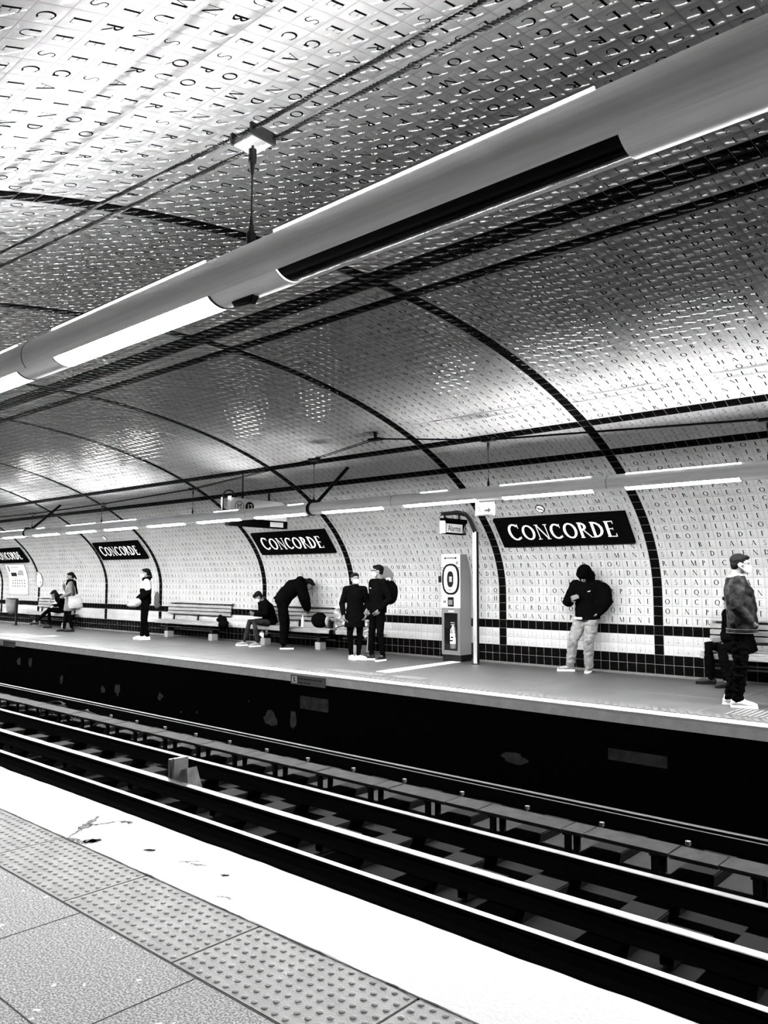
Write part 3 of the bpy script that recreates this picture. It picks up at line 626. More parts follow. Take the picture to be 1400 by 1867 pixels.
# station name signs, bent with the tiles
def name_sign(x0, label):
    t = empty('station_name_sign', (0, 0, 0), label=label, cat='sign', group=None)
    s0, s1 = 14*RH, 18*RH; xa, xb = x0+P_, x0+17*P_; b = MB(); n = 8; vs = []; fs = []
    y0, z0, _, _ = [float(v) for v in prof(s0)]; y1, z1, _, _ = [float(v) for v in prof(s1)]
    d = Vector((0, y1-y0, z1-z0)); L = d.length; d.normalize(); nn = Vector((0, -d.z, d.y)); off = .05
    base = Vector((xa, y0, z0))+nn*off
    W = xb-xa
    P = lambda u, v, h=0: base+Vector((u, 0, 0))+d*v+nn*h
    b.add([P(0, 0), P(W, 0), P(W, L), P(0, L), P(0, 0, -off), P(W, 0, -off), P(W, L, -off), P(0, L, -off)], [(0, 1, 2, 3), (4, 5, 6, 7), (0, 1, 5, 4), (1, 2, 6, 5), (2, 3, 7, 6), (3, 0, 4, 7)]).build('sign_panel', M['blackm'], t, bevel=.003)
    h = .30; w_ = gwidth('CONCORDE', .08, 1.12)*h
    sx = 1.98/w_
    glyph_mesh('CONCORDE', h, M['white'], 'lettering', t, lambda u, v: P(.21+u*sx, .15+v, .002), .08, 1.12)
    return t
for x0, l in ((bays[0][0], 'black CONCORDE name sign on the tiles above the hooded person, the largest of them'), (bays[2][0], 'black CONCORDE name sign above the bending person, beside the hanging line sign'),
              (bays[4][0], 'black CONCORDE name sign above the person with white upper sleeves, second from the left'), (bays[6][0], 'black CONCORDE name sign cut by the left edge, above the wall map')):
    name_sign(x0, l)

# pit warning plates
def plate(x, w_, label):
    t = empty('warning_plate', (x, YF-.006, -.12), label=label, cat='sign')
    MB().box(0, w_, -.004, .004, -.075, .075).build('plate_panel', M['lgrey'], t)
    MB().box(.03, .15, -.0055, -.004, -.055, .055).build('pictogram_field', M['white'], t)
    MB().tube([(.08, -.006, .03), (.09, -.006, 0), (.075, -.006, -.04)], .007, 6).tube([(.09, -.006, 0), (.115, -.006, -.035)], .006, 6).tube([(.065, -.006, .02), (.085, -.006, .015), (.11, -.006, .03)], .005, 6).tube([(.075, -.006, .043), (.083, -.006, .036)], .01, 6).build('pictogram', M['ink'], t)
    text('Ne pas descendre sur la voie', .052, 'lettering', t, M['ink'], (.165, -.0055, .025), FACE_NY, sx=(w_-.2)/.66, align='LEFT')
    text('Danger de mort', .052, 'lettering', t, M['ink'], (.165, -.0055, -.035), FACE_NY, sx=(w_-.2)/.66, align='LEFT')
plate(-9.74, .80, 'grey warning plate with a pictogram on the far platform edge below the standing couple')
plate(-20.77, .86, 'small grey warning plate on the far platform edge at the far left')

# hanging line sign
t = empty('line_sign', (-12.577, 0, 0), label='long grey sign reading M 12, hung across the far platform by two rods', cat='sign')
MB().box(-.05, .05, 9.56, 11.0, 2.60, 3.1).build('sign_box', M['sign_face'], t, bevel=.004)
MB().box(-.055, .055, 9.548, 9.558, 2.56, 3.13).build('end_trim', M['cream'], t)
MB().box(-.09, -.06, 9.42, 9.432, 2.6, 3.1).build('side_lamp', M['cream'], t)
MB().box(-.06, .06, 9.5, 11.02, 2.545, 2.70).build('sign_underside', M['blackm'], t)
o = MB().box(.0605, .063, 10.55, 10.9, 2.57, 2.67).build('lower_label', M['paper'], t)
def ringx(cy_, cz_, r0, r1, x, n=28):
    b = MB(); vs = []; 
    for k in range(n): a = 2*PI*k/n; vs += [(x, cy_+r0*math.cos(a), cz_+r0*math.sin(a)), (x, cy_+r1*math.cos(a), cz_+r1*math.sin(a))]
    return b.add(vs, [(2*k, 2*((k+1) % n), 2*((k+1) % n)+1, 2*k+1) for k in range(n)])
ringx(9.76, 2.93, .098, .112, .0515).build('letter_ring', M['ink'], t)
text('M', .17, 'lettering', t, M['ink'], (.0515, 9.76, 2.93), FACE_PX, sx=.85)
ringx(10.02, 2.93, 0, .112, .0515).build('number_disc', M['ink'], t)
text('12', .17, 'number_lettering', t, M['white'], (.0525, 10.02, 2.93), FACE_PX, sx=.85)
for y, z in ((9.876, 3.76), (10.558, 3.52)): MB().tube([(0, y, 3.09), (0, y, z+.1)], .012, 8).tube([(0, y, 3.09), (0, y, 3.25)], .022, 8).tube([(0, y, z-.05), (0, y, z+.06)], .04, 8).build('rod', M['black'], t)
MB().tube([(-.07, 9.44+.16*(1-math.cos(a*PI/14)), 3.08+.17*math.sin(a*PI/14)) for a in range(15)], .016, 8).tube([(-.07, 9.44, 3.08), (-.07, 9.45, 2.9), (-.07, 9.52, 2.7)], .016, 8).build('supply_cable', M['black'], t, smooth=True)

# small lit exit sign under the tube
t = empty('exit_sign', (-6.32, 9.25, 2.585), label='small lit exit sign with an arrow hanging under the far lighting tube', cat='sign')
MB().box(-.15, .15, -.02, .02, -.2, .0).build('sign_frame', M['white'], t)
MB().box(-.135, .135, -.022, -.02, -.185, -.015).build('sign_face', emit('lit_sign_face', 1.3), t)
b = MB(); b.add([(.0, -.023, -.115), (.06, -.023, -.115), (.06, -.023, -.08), (.12, -.023, -.13), (.06, -.023, -.18), (.06, -.023, -.145), (0, -.023, -.145)], [(0, 1, 5, 6), (2, 3, 4, 5, 1)])
b.build('arrow', M['lgrey'], t)
MB().tube([(-.09, -.023, -.05), (-.08, -.023, -.11), (-.11, -.023, -.16)], .008, 5).tube([(-.08, -.023, -.11), (-.04, -.023, -.16)], .008, 5).tube([(-.12, -.023, -.09), (-.085, -.023, -.07), (-.045, -.023, -.09)], .006, 5).build('running_figure', M['lgrey'], t)

# alarm post with arm and sign
t = empty('alarm_post', (-8.19, 11.66, 0), label='tall steel post with a curved arm and an Alarme sign beside the alarm cabinet', cat='post')
MB().tube([(0, 0, 0), (0, 0, 2.36)], .042, 16).build('post_shaft', M['steel'], t, smooth=True)
MB().tube([(0, 0, 0), (0, 0, .02)], .075, 16).build('post_foot', M['alu_dk'], t)
MB().box(.043, .057, -.02, .03, .03, 2.34).build('post_channel', M['black'], t)
MB().tube([(0, .0, 2.34), (0, -.16, 2.56), (0, -.27, 2.64), (0, -.5, 2.66), (0, -1.02, 2.60)], [.05, .048, .045, .04, .03], 4).build('arm', M['alu_dk'], t)
for y in (-.92, -.50): MB().box(-.02, .02, y-.03, y+.03, 2.52, 2.62).build('arm_clip', M['alu_dk'], t)
MB().box(-.05, .05, -.95, -.30, 2.47, 2.54).build('sign_lid', M['blackm'], t)
MB().box(-.05, .05, -.93, -.34, 2.27, 2.49).build('sign_box', M['blackm'], t)
MB().box(.051, .053, -.915, -.45, 2.295, 2.445).build('sign_face', M['cream'], t)
MB().box(-.05, .05, -.96, -.931, 2.28, 2.49).build('end_plate', M['white'], t)
text('Alarme', .15, 'lettering', t, M['ink'], (.054, -.685, 2.365), FACE_PX, sx=.82, ext=.001)
for k in range(2): MB().add([(.054, -.44+.05*k*1.2, 2.295), (.054, -.42+.05*k*1.2, 2.295), (.054, -.36, 2.42-.05*k), (.054, -.38, 2.44-.05*k)], [(0, 1, 2, 3)]).build('stripe', M['lgrey'], t)

# alarm cabinet
t = empty('alarm_cabinet', (-9.03, 11.78, 0), label='tall alarm cabinet with an oval call point, phone panel and extinguisher behind a window', cat='cabinet')
W_, D_ = .42, .34      # its face looks along the platform's -Y side
MB().box(0, W_, 0, D_, .12, 1.96).build('cabinet_body', M['lgrey'], t, bevel=.004)
MB().box(.0, W_, .02, D_, 0, .12).build('cabinet_plinth', M['black'], t)
def front(name, x0, x1, z0, z1, m, d=.004, parent=None, bevel=0): return MB().box(x0, x1, -d, .0, z0, z1).build(name, m, parent or t, bevel=bevel)
front('top_panel', .0, W_, 1.20, 1.96, M['white'], .006)
front('middle_panel', .0, W_, .98, 1.19, M['white'], .008)
ld = front('lower_frame', .0, W_, .14, .97, M['grey'], .008)
front('viewing_window', .06, W_-.06, .2, .88, M['glass'], .0095)
front('lower_label', .16, .28, .905, .925, M['white'], .0095)
def oval(rx, rz, m, d, name, cx=.21, cz_=1.52, e=2.6, n=40):
    vs = []
    for dd in (0, -d):
        for k in range(n):
            a = 2*PI*k/n; c, s = math.cos(a), math.sin(a); vs.append((cx+rx*abs(c)**(2/e)*(1 if c > 0 else -1), dd, cz_+rz*abs(s)**(2/e)*(1 if s > 0 else -1)))
    return MB().add(vs, [tuple(range(n, 2*n))]+[(k, (k+1) % n, n+(k+1) % n, n+k) for k in range(n)]).build(name, m, t)
oval(.205, .29, M['ink'], .008, 'call_surround', cz_=1.50); oval(.15, .245, M['white'], .02, 'call_ring', cz_=1.50); oval(.075, .15, M['ink'], .024, 'call_recess', cz_=1.50)
front('call_button', .19, .25, 1.45, 1.55, M['lgrey'], .03)
MB().tube([(.1, -.03, 1.31), (.24, -.03, 1.305)], .006, 6).build('pull_handle', M['ink'], t)
b = MB().add([(.05, -.008, 1.89), (.1, -.008, 1.925), (.1, -.008, 1.90), (.31, -.008, 1.90), (.31, -.008, 1.925), (.36, -.008, 1.89), (.31, -.008, 1.855), (.31, -.008, 1.88), (.1, -.008, 1.88), (.1, -.008, 1.855)], [(0, 1, 2, 8, 9), (2, 3, 7, 8), (3, 4, 5, 6, 7)]); b.build('double_arrow', M['ink'], t)
MB().tube([(.355, -.007, 1.80), (.355, -.012, 1.80)], .035, 16).build('round_label', M['grey'], t)
for z in (1.66, 1.70): MB().box(.0, .06, -.012, -.007, z, z+.016).box(W_-.06, W_, -.012, -.007, z, z+.016).build('slot', M['ink'], t)
front('phone_screen', .14, .28, .995, 1.175, M['ink'], .012); front('notice', .03, .11, 1.06, 1.11, M['grey'], .010)
front('notice', .16, .25, 1.03, 1.12, M['grey'], .013)
MB().box(-.1, -.004, .02, .03, 1.44, 1.56).build('side_flag', M['ink'], t)
ex = empty('fire_extinguisher', (-8.75, 11.755, .24), label='dark fire extinguisher with a white label at the window of the alarm cabinet', cat='extinguisher')
MB().tube([(0, 0, 0), (0, 0, .02), (0, 0, .34), (0, 0, .39), (0, 0, .42)], [.05, .058, .058, .03, .02], 18).build('cylinder', mat('dark_red_paint', .05, .3), ex, smooth=True)
lb = MB(); vs = []; n = 14
for k in range(n+1):
    a = PI+PI*k/n-.3; vs += [(.0595*math.cos(a), .0595*math.sin(a), .09), (.0595*math.cos(a), .0595*math.sin(a), .27)]
lb.add(vs, [(2*k, 2*k+2, 2*k+3, 2*k+1) for k in range(n)]).build('label_band', M['white'], ex)
MB().box(-.03, .03, -.0635, -.06, .13, .16).box(-.02, .04, -.0635, -.06, .19, .22).build('label_print', M['ink'], ex)
MB().box(-.05, .03, -.01, .01, .42, .44).box(-.06, .02, -.01, .01, .46, .475).build('valve_lever', M['lgrey'], ex)
MB().tube([(.02, 0, .43), (.06, -.01, .38), (.062, -.02, .2)], .009, 6).build('hose', M['black'], ex)

# wall map, round notices
t = empty('wall_map', (-28.5, 0, 0), label='pale framed network poster on the tiles below the leftmost name sign', cat='poster')
def wallpt(x, s, h=.0):
    y, z, ny, nz = [float(v) for v in prof(s)]; return (x, y+ny*h, z+nz*h)
def curved(name, x0, x1, s0, s1, h, m, parent, n=8):
    b = MB(); vs = []
    for k in range(n+1):
        s = s0+(s1-s0)*k/n; vs += [wallpt(x0, s, h), wallpt(x1, s, h), wallpt(x0, s, .005), wallpt(x1, s, .005)]
    fs = [(4*k, 4*k+1, 4*k+5, 4*k+4) for k in range(n)]+[(4*k, 4*k+4, 4*k+6, 4*k+2) for k in range(n)]+[(4*k+1, 4*k+3, 4*k+7, 4*k+5) for k in range(n)]+[(0, 2, 3, 1), (4*n, 4*n+1, 4*n+3, 4*n+2)]
    return b.add(vs, fs).build(name, m, parent)
t.location = (0, 0, 0)
curved('poster_frame', -28.45, -26.95, .93, 2.05, .02, M['lgrey'], t); curved('poster_sheet', -28.40, -27.0, .98, 2.0, .024, M['white'], t)
for x0, x1, s0, s1, m in ((-28.3, -28.2, 1.75, 1.98, 'ink'), (-28.1, -27.4, 1.9, 1.93, 'grey'), (-28.1, -27.6, 1.82, 1.84, 'grey'), (-28.2, -27.75, 1.58, 1.72, 'ink'), (-27.6, -27.2, 1.6, 1.8, 'lgrey'), (-28.1, -27.75, 1.5, 1.53, 'grey'), (-27.7, -27.5, 1.62, 1.7, 'grey')):
    curved('printed_block', x0, x1, s0, s1, .026, M[m], t, 2)
for i in range(6):
    for j in range(3): curved('printed_square', -28.2+i*.18, -28.08+i*.18, 1.2+j*.1, 1.27+j*.1, .026, M['grey'], t, 1)
def disc(name, x, s, r, h, m, parent, rx=None):
    b = MB(); n = 24; vs = [wallpt(x+(rx or r)*math.cos(2*PI*k/n), s+r*math.sin(2*PI*k/n), h) for k in range(n)]+[wallpt(x+(rx or r)*math.cos(2*PI*k/n), s+r*math.sin(2*PI*k/n), 0) for k in range(n)]
    return b.add(vs, [tuple(range(n))]+[(k, (k+1) % n, n+(k+1) % n, n+k) for k in range(n)]).build(name, m, parent)
t = empty('round_notice', (0, 0, 0), label='large round grey wall notice with pale circles behind the man in glasses', cat='sign')
disc('notice_disc', -10.74, 1.55, .21, .02, M['grey'], t); disc('pale_circle', -10.79, 1.65, .075, .023, M['white'], t); disc('pale_circle', -10.66, 1.45, .075, .023, M['white'], t); disc('pale_circle', -10.88, 1.46, .06, .023, M['white'], t)
disc('print_mark', -10.79, 1.65, .035, .026, M['ink'], t); disc('print_mark', -10.66, 1.45, .03, .026, M['ink'], t)
t = empty('oval_notice', (0, 0, 0), label='oval pale wall notice with circles on the black rib at the far left', cat='sign')
disc('notice_disc', -26.15, 1.47, .27, .022, M['grey'], t, .27); disc('notice_field', -26.15, 1.47, .24, .025, M['white'], t, .23)
for dx, ds in ((0, .1), (-.08, -.08), (.09, -.08)): disc('notice_circle', -26.15+dx, 1.47+ds, .065, .028, M['grey'], t)
for x, l in ((-6.72, 'small round no smoking sticker above the largest name sign'), (-20.75, 'small round no smoking sticker above the second name sign from the left')):
    t = empty('no_smoking_sticker', (0, 0, 0), label=l, cat='sign'); s = 19.0*RH
    disc('sticker_disc', x, s, .085, .012, M['ink'], t); disc('sticker_field', x, s, .068, .014, M['white'], t)
    b = MB(); b.add([wallpt(x-.06, s+.03, .016), wallpt(x-.05, s+.05, .016), wallpt(x+.06, s-.03, .016), wallpt(x+.05, s-.05, .016)], [(0, 1, 2, 3)]); b.build('diagonal_bar', M['ink'], t)
    MB().add([wallpt(x-.04, s-.012, .0155), wallpt(x+.035, s-.012, .0155), wallpt(x+.035, s+.006, .0155), wallpt(x-.04, s+.006, .0155)], [(0, 1, 2, 3)]).build('cigarette', M['ink'], t)

# ------------------------------------------------------------ benches
def bench(x0, x1, label, back=True):
    L = x1-x0; t = empty('bench', (x0, 11.7, 0), label=label, cat='bench')
    for k, (y, z, w_, h_, tl) in enumerate(((0, .36, .03, .075, 0), (.03, .435, .11, .028, .03), (.16, .43, .11, .028, 0), (.29, .42, .09, .028, 0))):
        MB().box(0, L, y, y+w_, z, z+h_).build('seat_slat', M['wood'], t, bevel=.006)
    if back:
        for k in range(3): MB().box(.02, L-.02, .375+k*.012, .40+k*.012, .60+k*.09, .672+k*.09).build('back_slat', M['wood'], t, bevel=.005)
        MB().box(.05, L+.05, .34, .44, .885, .91).build('top_slat', M['wood'], t, bevel=.005)
    nb = 3
    for k in range(nb):
        xx = .3+(L-.6)*k/(nb-1)
        if back: MB().add([(xx-.02, .36, .44), (xx+.02, .36, .44), (xx+.02, .42, .89), (xx-.02, .42, .89), (xx-.02, .40, .44), (xx+.02, .40, .44), (xx+.02, .445, .89), (xx-.02, .445, .89)], [(0, 1, 2, 3), (4, 5, 6, 7), (0, 1, 5, 4), (1, 2, 6, 5), (2, 3, 7, 6), (3, 0, 4, 7)]).build('back_support', M['black'], t)
        MB().ext([(.02, .33), (.38, .33), (.42, .42), (.0, .36)], xx-.03, xx+.03).build('seat_bracket', M['black'], t)
    for yy, zz in ((.1, .27), (.28, .2)): MB().box(.1, L-.1, yy, yy+.025, zz, zz+.02).build('tie_rail', M['alu_dk'], t)
    for xx in (.42, L-.42):
        MB().box(xx-.08, xx+.08, .08, .26, 0, .16).build('foot_block', M['lgrey'], t, bevel=.008)
        MB().box(xx-.04, xx+.04, .1, .3, .16, .36).build('leg', M['black'], t)
    return t
bench(-18.5, -15.75, 'slatted wooden bench with nobody on it, left of the seated man with a phone')
bench(-14.6, -11.95, 'slatted wooden bench behind the bending person')
bench(-26.1, -23.3, 'slatted wooden bench at the far left with a reader on it')
bench(-4.28, -1.3, 'slatted wooden bench at the right edge behind the man in the denim jacket')
bench(-11.75, -10.75, 'short backless end of bench behind the standing woman in white sneakers', False)

# ------------------------------------------------------------ bin
t = empty('waste_bin', (-26.6, 11.45, 0), label='clear bag waste bin on a dark post at the far left', cat='bin')
MB().box(.33, .39, -.03, .03, 0, .84).box(.26, .46, -.08, .08, 0, .015).build('bin_post', M['black'], t)
MB().tube([(.22*math.cos(k*PI/10), .17*math.sin(k*PI/10), .86) for k in range(21)], .014, 6).build('bin_ring', M['black'], t)
MB().tube([(0, 0, .86), (0, 0, .6), (0, 0, .42), (.02, 0, .35)], [.2, .19, .15, .04], 16).build('bin_bag', M['plastic'], t, smooth=True)

t = empty('ceiling_anchor', (-6.1, 1.95, NZ(-6.1)), label='black anchor post fixed under the vault, holding the twisted ropes overhead', cat='anchor')
MB().tube([(0, 0, 0), (0, 0, .1), (0, 0, .14), (0, 0, .36)], [.022, .035, .05, .05], 12).build('anchor_post', M['black'], t, smooth=True)
MB().box(-.12, .12, -.06, .06, -.03, .01).build('anchor_foot', M['black'], t, bevel=.006)

# ------------------------------------------------------------ people
def V3(*a): return Vector(a if len(a) == 3 else a[0])
def soup(prims, b=None, n=12):
    b = b or MB()
    for p in prims:
        k = p[0]
        if k == 'c' or k == 'k':
            pts = [Vector(q) for q in (p[1:3] if k == 'c' else p[1])]; rs = list(p[3:5]) if k == 'c' else list(p[2])
            d0 = (pts[0]-pts[1]).normalized(); d1 = (pts[-1]-pts[-2]).normalized()
            P = [pts[0]+d0*rs[0]*c for c in (.98, .8, .45)]+pts+[pts[-1]+d1*rs[-1]*c for c in (.45, .8, .98)]
            Q = [rs[0]*c for c in (.2, .6, .89)]+rs+[rs[-1]*c for c in (.89, .6, .2)]
            b.tube(P, Q, n)
        elif k == 'e':
            c = Vector(p[1]); r = p[2]; m = p[3] if len(p) > 3 else Matrix.Identity(3); rows = 8; vs = []; fs = []
            for i in range(rows+1):
                a = -PI/2+PI*i/rows; ca = max(.02, math.cos(a))
                for j in range(n): vs.append(c+m@Vector((r[0]*ca*math.cos(2*PI*j/n), r[1]*ca*math.sin(2*PI*j/n), r[2]*math.sin(a))))
            for i in range(rows):
                for j in range(n): fs.append((i*n+j, i*n+(j+1) % n, (i+1)*n+(j+1) % n, (i+1)*n+j))
            fs += [tuple(reversed(range(n))), tuple(rows*n+j for j in range(n))]; b.add(vs, fs)
        elif k == 'l':       # loft of ovals: centres, (half width, half depth), left axis
            cs_, ab, left = [Vector(c) for c in p[1]], p[2], Vector(p[3]).normalized(); vs = []; fs = []
            for i, c in enumerate(cs_):
                ax = (cs_[min(i+1, len(cs_)-1)]-cs_[max(i-1, 0)]).normalized(); l = (left-ax*left.dot(ax)).normalized(); f = l.cross(ax)
                for j in range(16):
                    a = 2*PI*j/16; vs.append(c+l*ab[i][0]*math.cos(a)+f*ab[i][1]*math.sin(a))
            for i in range(len(cs_)-1):
                for j in range(16): fs.append((i*16+j, i*16+(j+1) % 16, (i+1)*16+(j+1) % 16, (i+1)*16+j))
            fs += [tuple(reversed(range(16))), tuple((len(cs_)-1)*16+j for j in range(16))]; b.add(vs, fs)
    return b
def blob(name, prims, vox, m, parent, wr=0, sm=4, ws=9, label=None):
    b = soup(prims); me = bpy.data.meshes.new(name); me.from_pydata(b.v, [], b.f)
    bm = bmesh.new(); bm.from_mesh(me); bmesh.ops.recalc_face_normals(bm, faces=bm.faces); bm.to_mesh(me); bm.free()
    o = bpy.data.objects.new(name, me); COL.objects.link(o)
    rm = o.modifiers.new('r', 'REMESH'); rm.mode = 'VOXEL'; rm.voxel_size = vox
    s = o.modifiers.new('s', 'SMOOTH'); s.iterations = sm; s.factor = .5
    dg = bpy.context.evaluated_depsgraph_get(); ev = o.evaluated_get(dg); nm = bpy.data.meshes.new_from_object(ev)
    bpy.data.objects.remove(o)
    if wr:
        n = len(nm.vertices); co = np.empty(n*3, np.float32); nm.vertices.foreach_get('co', co); no = np.empty(n*3, np.float32); nm.vertices.foreach_get('normal', no)
        co = co.reshape(-1, 3); no = no.reshape(-1, 3); sd = random.random()*50
        d = np.array([noise.noise(Vector((float(c[0])*ws+sd, float(c[1])*ws, float(c[2])*ws*1.6)))+.5*noise.noise(Vector((float(c[0])*ws*2.2, float(c[1])*ws*2.2+sd, float(c[2])*ws*2.8))) for c in co])
        nm.vertices.foreach_set('co', (co+no*(d*wr)[:, None]).astype(np.float32).ravel())
    nm.name = name; o = link(name, nm, m, parent, smooth=True)
    if label: o['label'] = label
    return o
def hand_prims(w_, d, n, side):
    d = Vector(d).normalized(); n = Vector(n); n = (n-d*n.dot(d)).normalized(); s = d.cross(n)*side; q = []
    return d, n, s
def hand(w_, d, n, side, curl=.45, spread=.0):
    """palm, four unequal bent fingers and a side thumb"""
    w_ = Vector(w_); d, n, s = hand_prims(w_, d, n, side); q = []
    for i, (ln, r) in enumerate(((.93, .0095), (1.0, .0098), (.95, .0092), (.76, .0082))):
        o = (1.5-i)*.0215; k = w_+d*.088+s*o; q.append(('c', w_+s*o*.6+d*.01, k, .0145, .0125))
        p = k; a = curl*.6; dd = (d+s*spread*(1.5-i)*.2).normalized()
        for L in (.044, .028, .022):
            a += curl*.55; e = p+(dd*math.cos(a)+n*math.sin(a))*L*ln; q.append(('c', p, e, r, r*.9)); p = e
    b0 = w_+d*.022+s*.026; b1 = b0+(d*.62+s*.62+n*.35).normalized()*.046; b2 = b1+(d*.85+s*.2+n*.45).normalized()*.034
    q += [('c', w_+d*.01+s*.012, b0, .016, .0145), ('c', b0, b1, .0135, .011), ('c', b1, b2, .011, .009)]
    return q
STAND = dict(pelvis=(0, 0, .95), waist=(0, 0, 1.10), chest=(.0, 0, 1.28), neck=(-.01, 0, 1.47), head=(.015, 0, 1.625),
             shL=(0, .175, 1.41), elL=(-.02, .235, 1.13), wrL=(.06, .24, .88), shR=(0, -.175, 1.41), elR=(-.02, -.235, 1.13), wrR=(.06, -.24, .88),
             hipL=(0, .085, .92), knL=(.02, .10, .50), anL=(-.02, .10, .085), hipR=(0, -.085, .92), knR=(.02, -.10, .50), anR=(-.02, -.10, .085), footL=8, footR=-8)
SIT = dict(STAND, pelvis=(0, 0, .55), waist=(.03, 0, .70), chest=(.08, 0, .88), neck=(.14, 0, 1.06), head=(.22, 0, 1.19), shL=(.10, .17, 1.0), shR=(.10, -.17, 1.0),
           hipL=(.02, .09, .54), hipR=(.02, -.09, .54), knL=(.45, .13, .52), knR=(.45, -.13, .52), anL=(.45, .14, .085), anR=(.45, -.14, .085),
           elL=(.14, .22, .76), elR=(.14, -.22, .76), wrL=(.36, .08, .68), wrR=(.36, -.08, .68))
def human(loc, rz, h, label, base=STAND, J={}, hyaw=0, hpit=0, hair='short', top=None, topw=.0, hem=0, pants=None, pw=.0, shoe=None, sole=None, mask=False, glasses=False,
          hood=False, handL=None, handR=None, skin='skin', vox=.010, coat=0, collar=None, thin=1.0, group=None, wr=.007, slv=1.0, sleeve_mat=None, grey_top=None):
    t = empty('person', loc, R(rz), label=label, cat='person', group=group); s = h/1.75
    j = dict(base); j.update(J); j = {k: (v if k.startswith('foot') else Vector(v)*s) for k, v in j.items()}
    left = (j['shL']-j['shR']).normalized(); ax = (j['neck']-j['pelvis']).normalized(); lh = (j['hipL']-j['hipR']).normalized(); fwd = left.cross(ax)
    HM = Matrix.Rotation(R(hyaw), 3, 'Z')@Matrix.Rotation(R(hpit), 3, 'Y'); hc = j['head']; H_ = lambda x, y, z: hc+HM@(Vector((x, y, z))*s*.98)
    e = lambda c, r: ('e', H_(*c), tuple(a*s for a in r), HM)
    head = [e((-.012, 0, .03), (.098, .077, .088)), e((.03, 0, -.03), (.062, .058, .075)), e((.05, 0, -.078), (.035, .034, .028)), ('c', H_(.088, 0, .012), H_(.112, 0, -.028), .010, .014),
            e((-.005, .078, -.012), (.022, .011, .032)), e((-.005, -.078, -.012), (.022, .011, .032)), e((.082, 0, -.06), (.014, .024, .010)), e((.08, 0, .03), (.014, .045, .010)),
            ('c', H_(-.03, 0, -.05), j['neck']+ax*.0, .052*s, .056*s)]
    dL = (j['wrL']-j['elL']).normalized(); dR = (j['wrR']-j['elR']).normalized()
    hl = handL or (dL, -left, .5); hr = handR or (dR, left, .5)
    body = head+[('l', [j['pelvis']-ax*.1*s, j['pelvis'], j['waist'], j['chest'], j['neck']-ax*.07*s, j['neck']], [(.10*s, .09*s), (.145*s, .10*s), (.12*s, .09*s), (.15*s, .105*s), (.13*s, .075*s), (.055*s, .055*s)], left),
        ('k', [j['shL'], j['elL'], j['wrL']], [.045*s, .036*s, .025*s]), ('k', [j['shR'], j['elR'], j['wrR']], [.045*s, .036*s, .025*s]),
        ('k', [j['hipL'], j['knL'], j['anL']], [.075*s, .052*s, .034*s]), ('k', [j['hipR'], j['knR'], j['anR']], [.075*s, .052*s, .034*s]),
        ('c', j['anL'], j['anL']+Vector((math.cos(R(j['footL'])), math.sin(R(j['footL'])), 0))*.12*s-Vector((0, 0, .04*s)), .032*s, .028*s), ('c', j['anR'], j['anR']+Vector((math.cos(R(j['footR'])), math.sin(R(j['footR'])), 0))*.12*s-Vector((0, 0, .04*s)), .032*s, .028*s)]
    body += hand(j['wrL'], hl[0], hl[1], 1 if Vector(hl[0]).cross(Vector(hl[1])).dot(Vector((0, 0, 1))) > -2 and len(hl) < 4 else hl[3], hl[2]) + hand(j['wrR'], hr[0], hr[1], -1 if len(hr) < 4 else hr[3], hr[2])
    blob('body', body, .0068 if vox < .009 else .0085, M[skin], t, sm=3)
    for sgn in (1, -1):
        MB().tube([H_(.084, sgn*.03, .008), H_(.0925, sgn*.03, .008)], [.011*s, .007*s], 8).build('eye', M['ink'], t)
    if hair and not hood:
        hp = [e((-.022, 0, .048), (.102, .085, .082)), e((-.055, 0, -.005), (.058, .075, .07)), e((.045, 0, .085), (.05, .062, .03))]
        if hair == 'bun': hp += [e((-.125, 0, .0), (.045, .045, .045)), e((-.07, 0, -.05), (.05, .06, .05))]
        if hair == 'tail': hp += [('c', H_(-.11, 0, .01), H_(-.15, 0, -.1), .03, .022)]
        if hair == 'bob': hp += [e((-.03, .06, -.05), (.06, .035, .08)), e((-.03, -.06, -.05), (.06, .035, .08)), e((-.07, 0, -.06), (.04, .07, .09))]
        if hair == 'fringe': hp += [e((.06, 0, .065), (.05, .07, .04)), e((-.03, .055, -.02), (.06, .035, .05)), e((-.03, -.055, -.02), (.06, .035, .05))]
        blob('hair', hp, .0075, M['hair'], t, wr=.004, ws=30, sm=2)
    if mask:
        blob('face_mask', [e((.062, 0, -.048), (.058, .062, .056)), e((.09, 0, -.03), (.034, .034, .026))], .007, M['white'], t, sm=2, label='white face mask')
        for sgn in (1, -1): MB().tube([H_(.06, sgn*.058, -.02), H_(.03, sgn*.07, .0), H_(-.005, sgn*.086, .01)], .0022, 5).tube([H_(.06, sgn*.054, -.07), H_(.03, sgn*.066, -.05), H_(-.005, sgn*.086, -.03)], .0022, 5).build('mask_loop', M['white'], t)
    if glasses:
        b = MB()
        for sgn in (1, -1):
            b.tube([H_(.108, sgn*.034+.026*math.cos(a*PI/8), .008+.02*math.sin(a*PI/8)) for a in range(17)], .003, 5); b.tube([H_(.104, sgn*.06, .012), H_(.0, sgn*.084, .012)], .003, 5)
        b.box(0, 0, 0, 0, 0, 0); b.build('glasses', M['ink'], t)
    tw = topw; up_ = Vector((0, 0, 1))
    hemd = j['pelvis']-ax*(hem*s) if not coat else None
    cen = [j['pelvis']-ax*.08*s, j['pelvis'], j['waist'], j['chest'], j['neck']-ax*.10*s, j['neck']-ax*.035*s, j['neck']+ax*.02*s]
    ab = [(.172, .130), (.168, .128), (.155, .122), (.178, .132), (.165, .108), (.10, .085), (.066, .068)]
    ab = [((a*thin+tw)*s, (b_*thin+tw)*s) for a, b_ in ab]
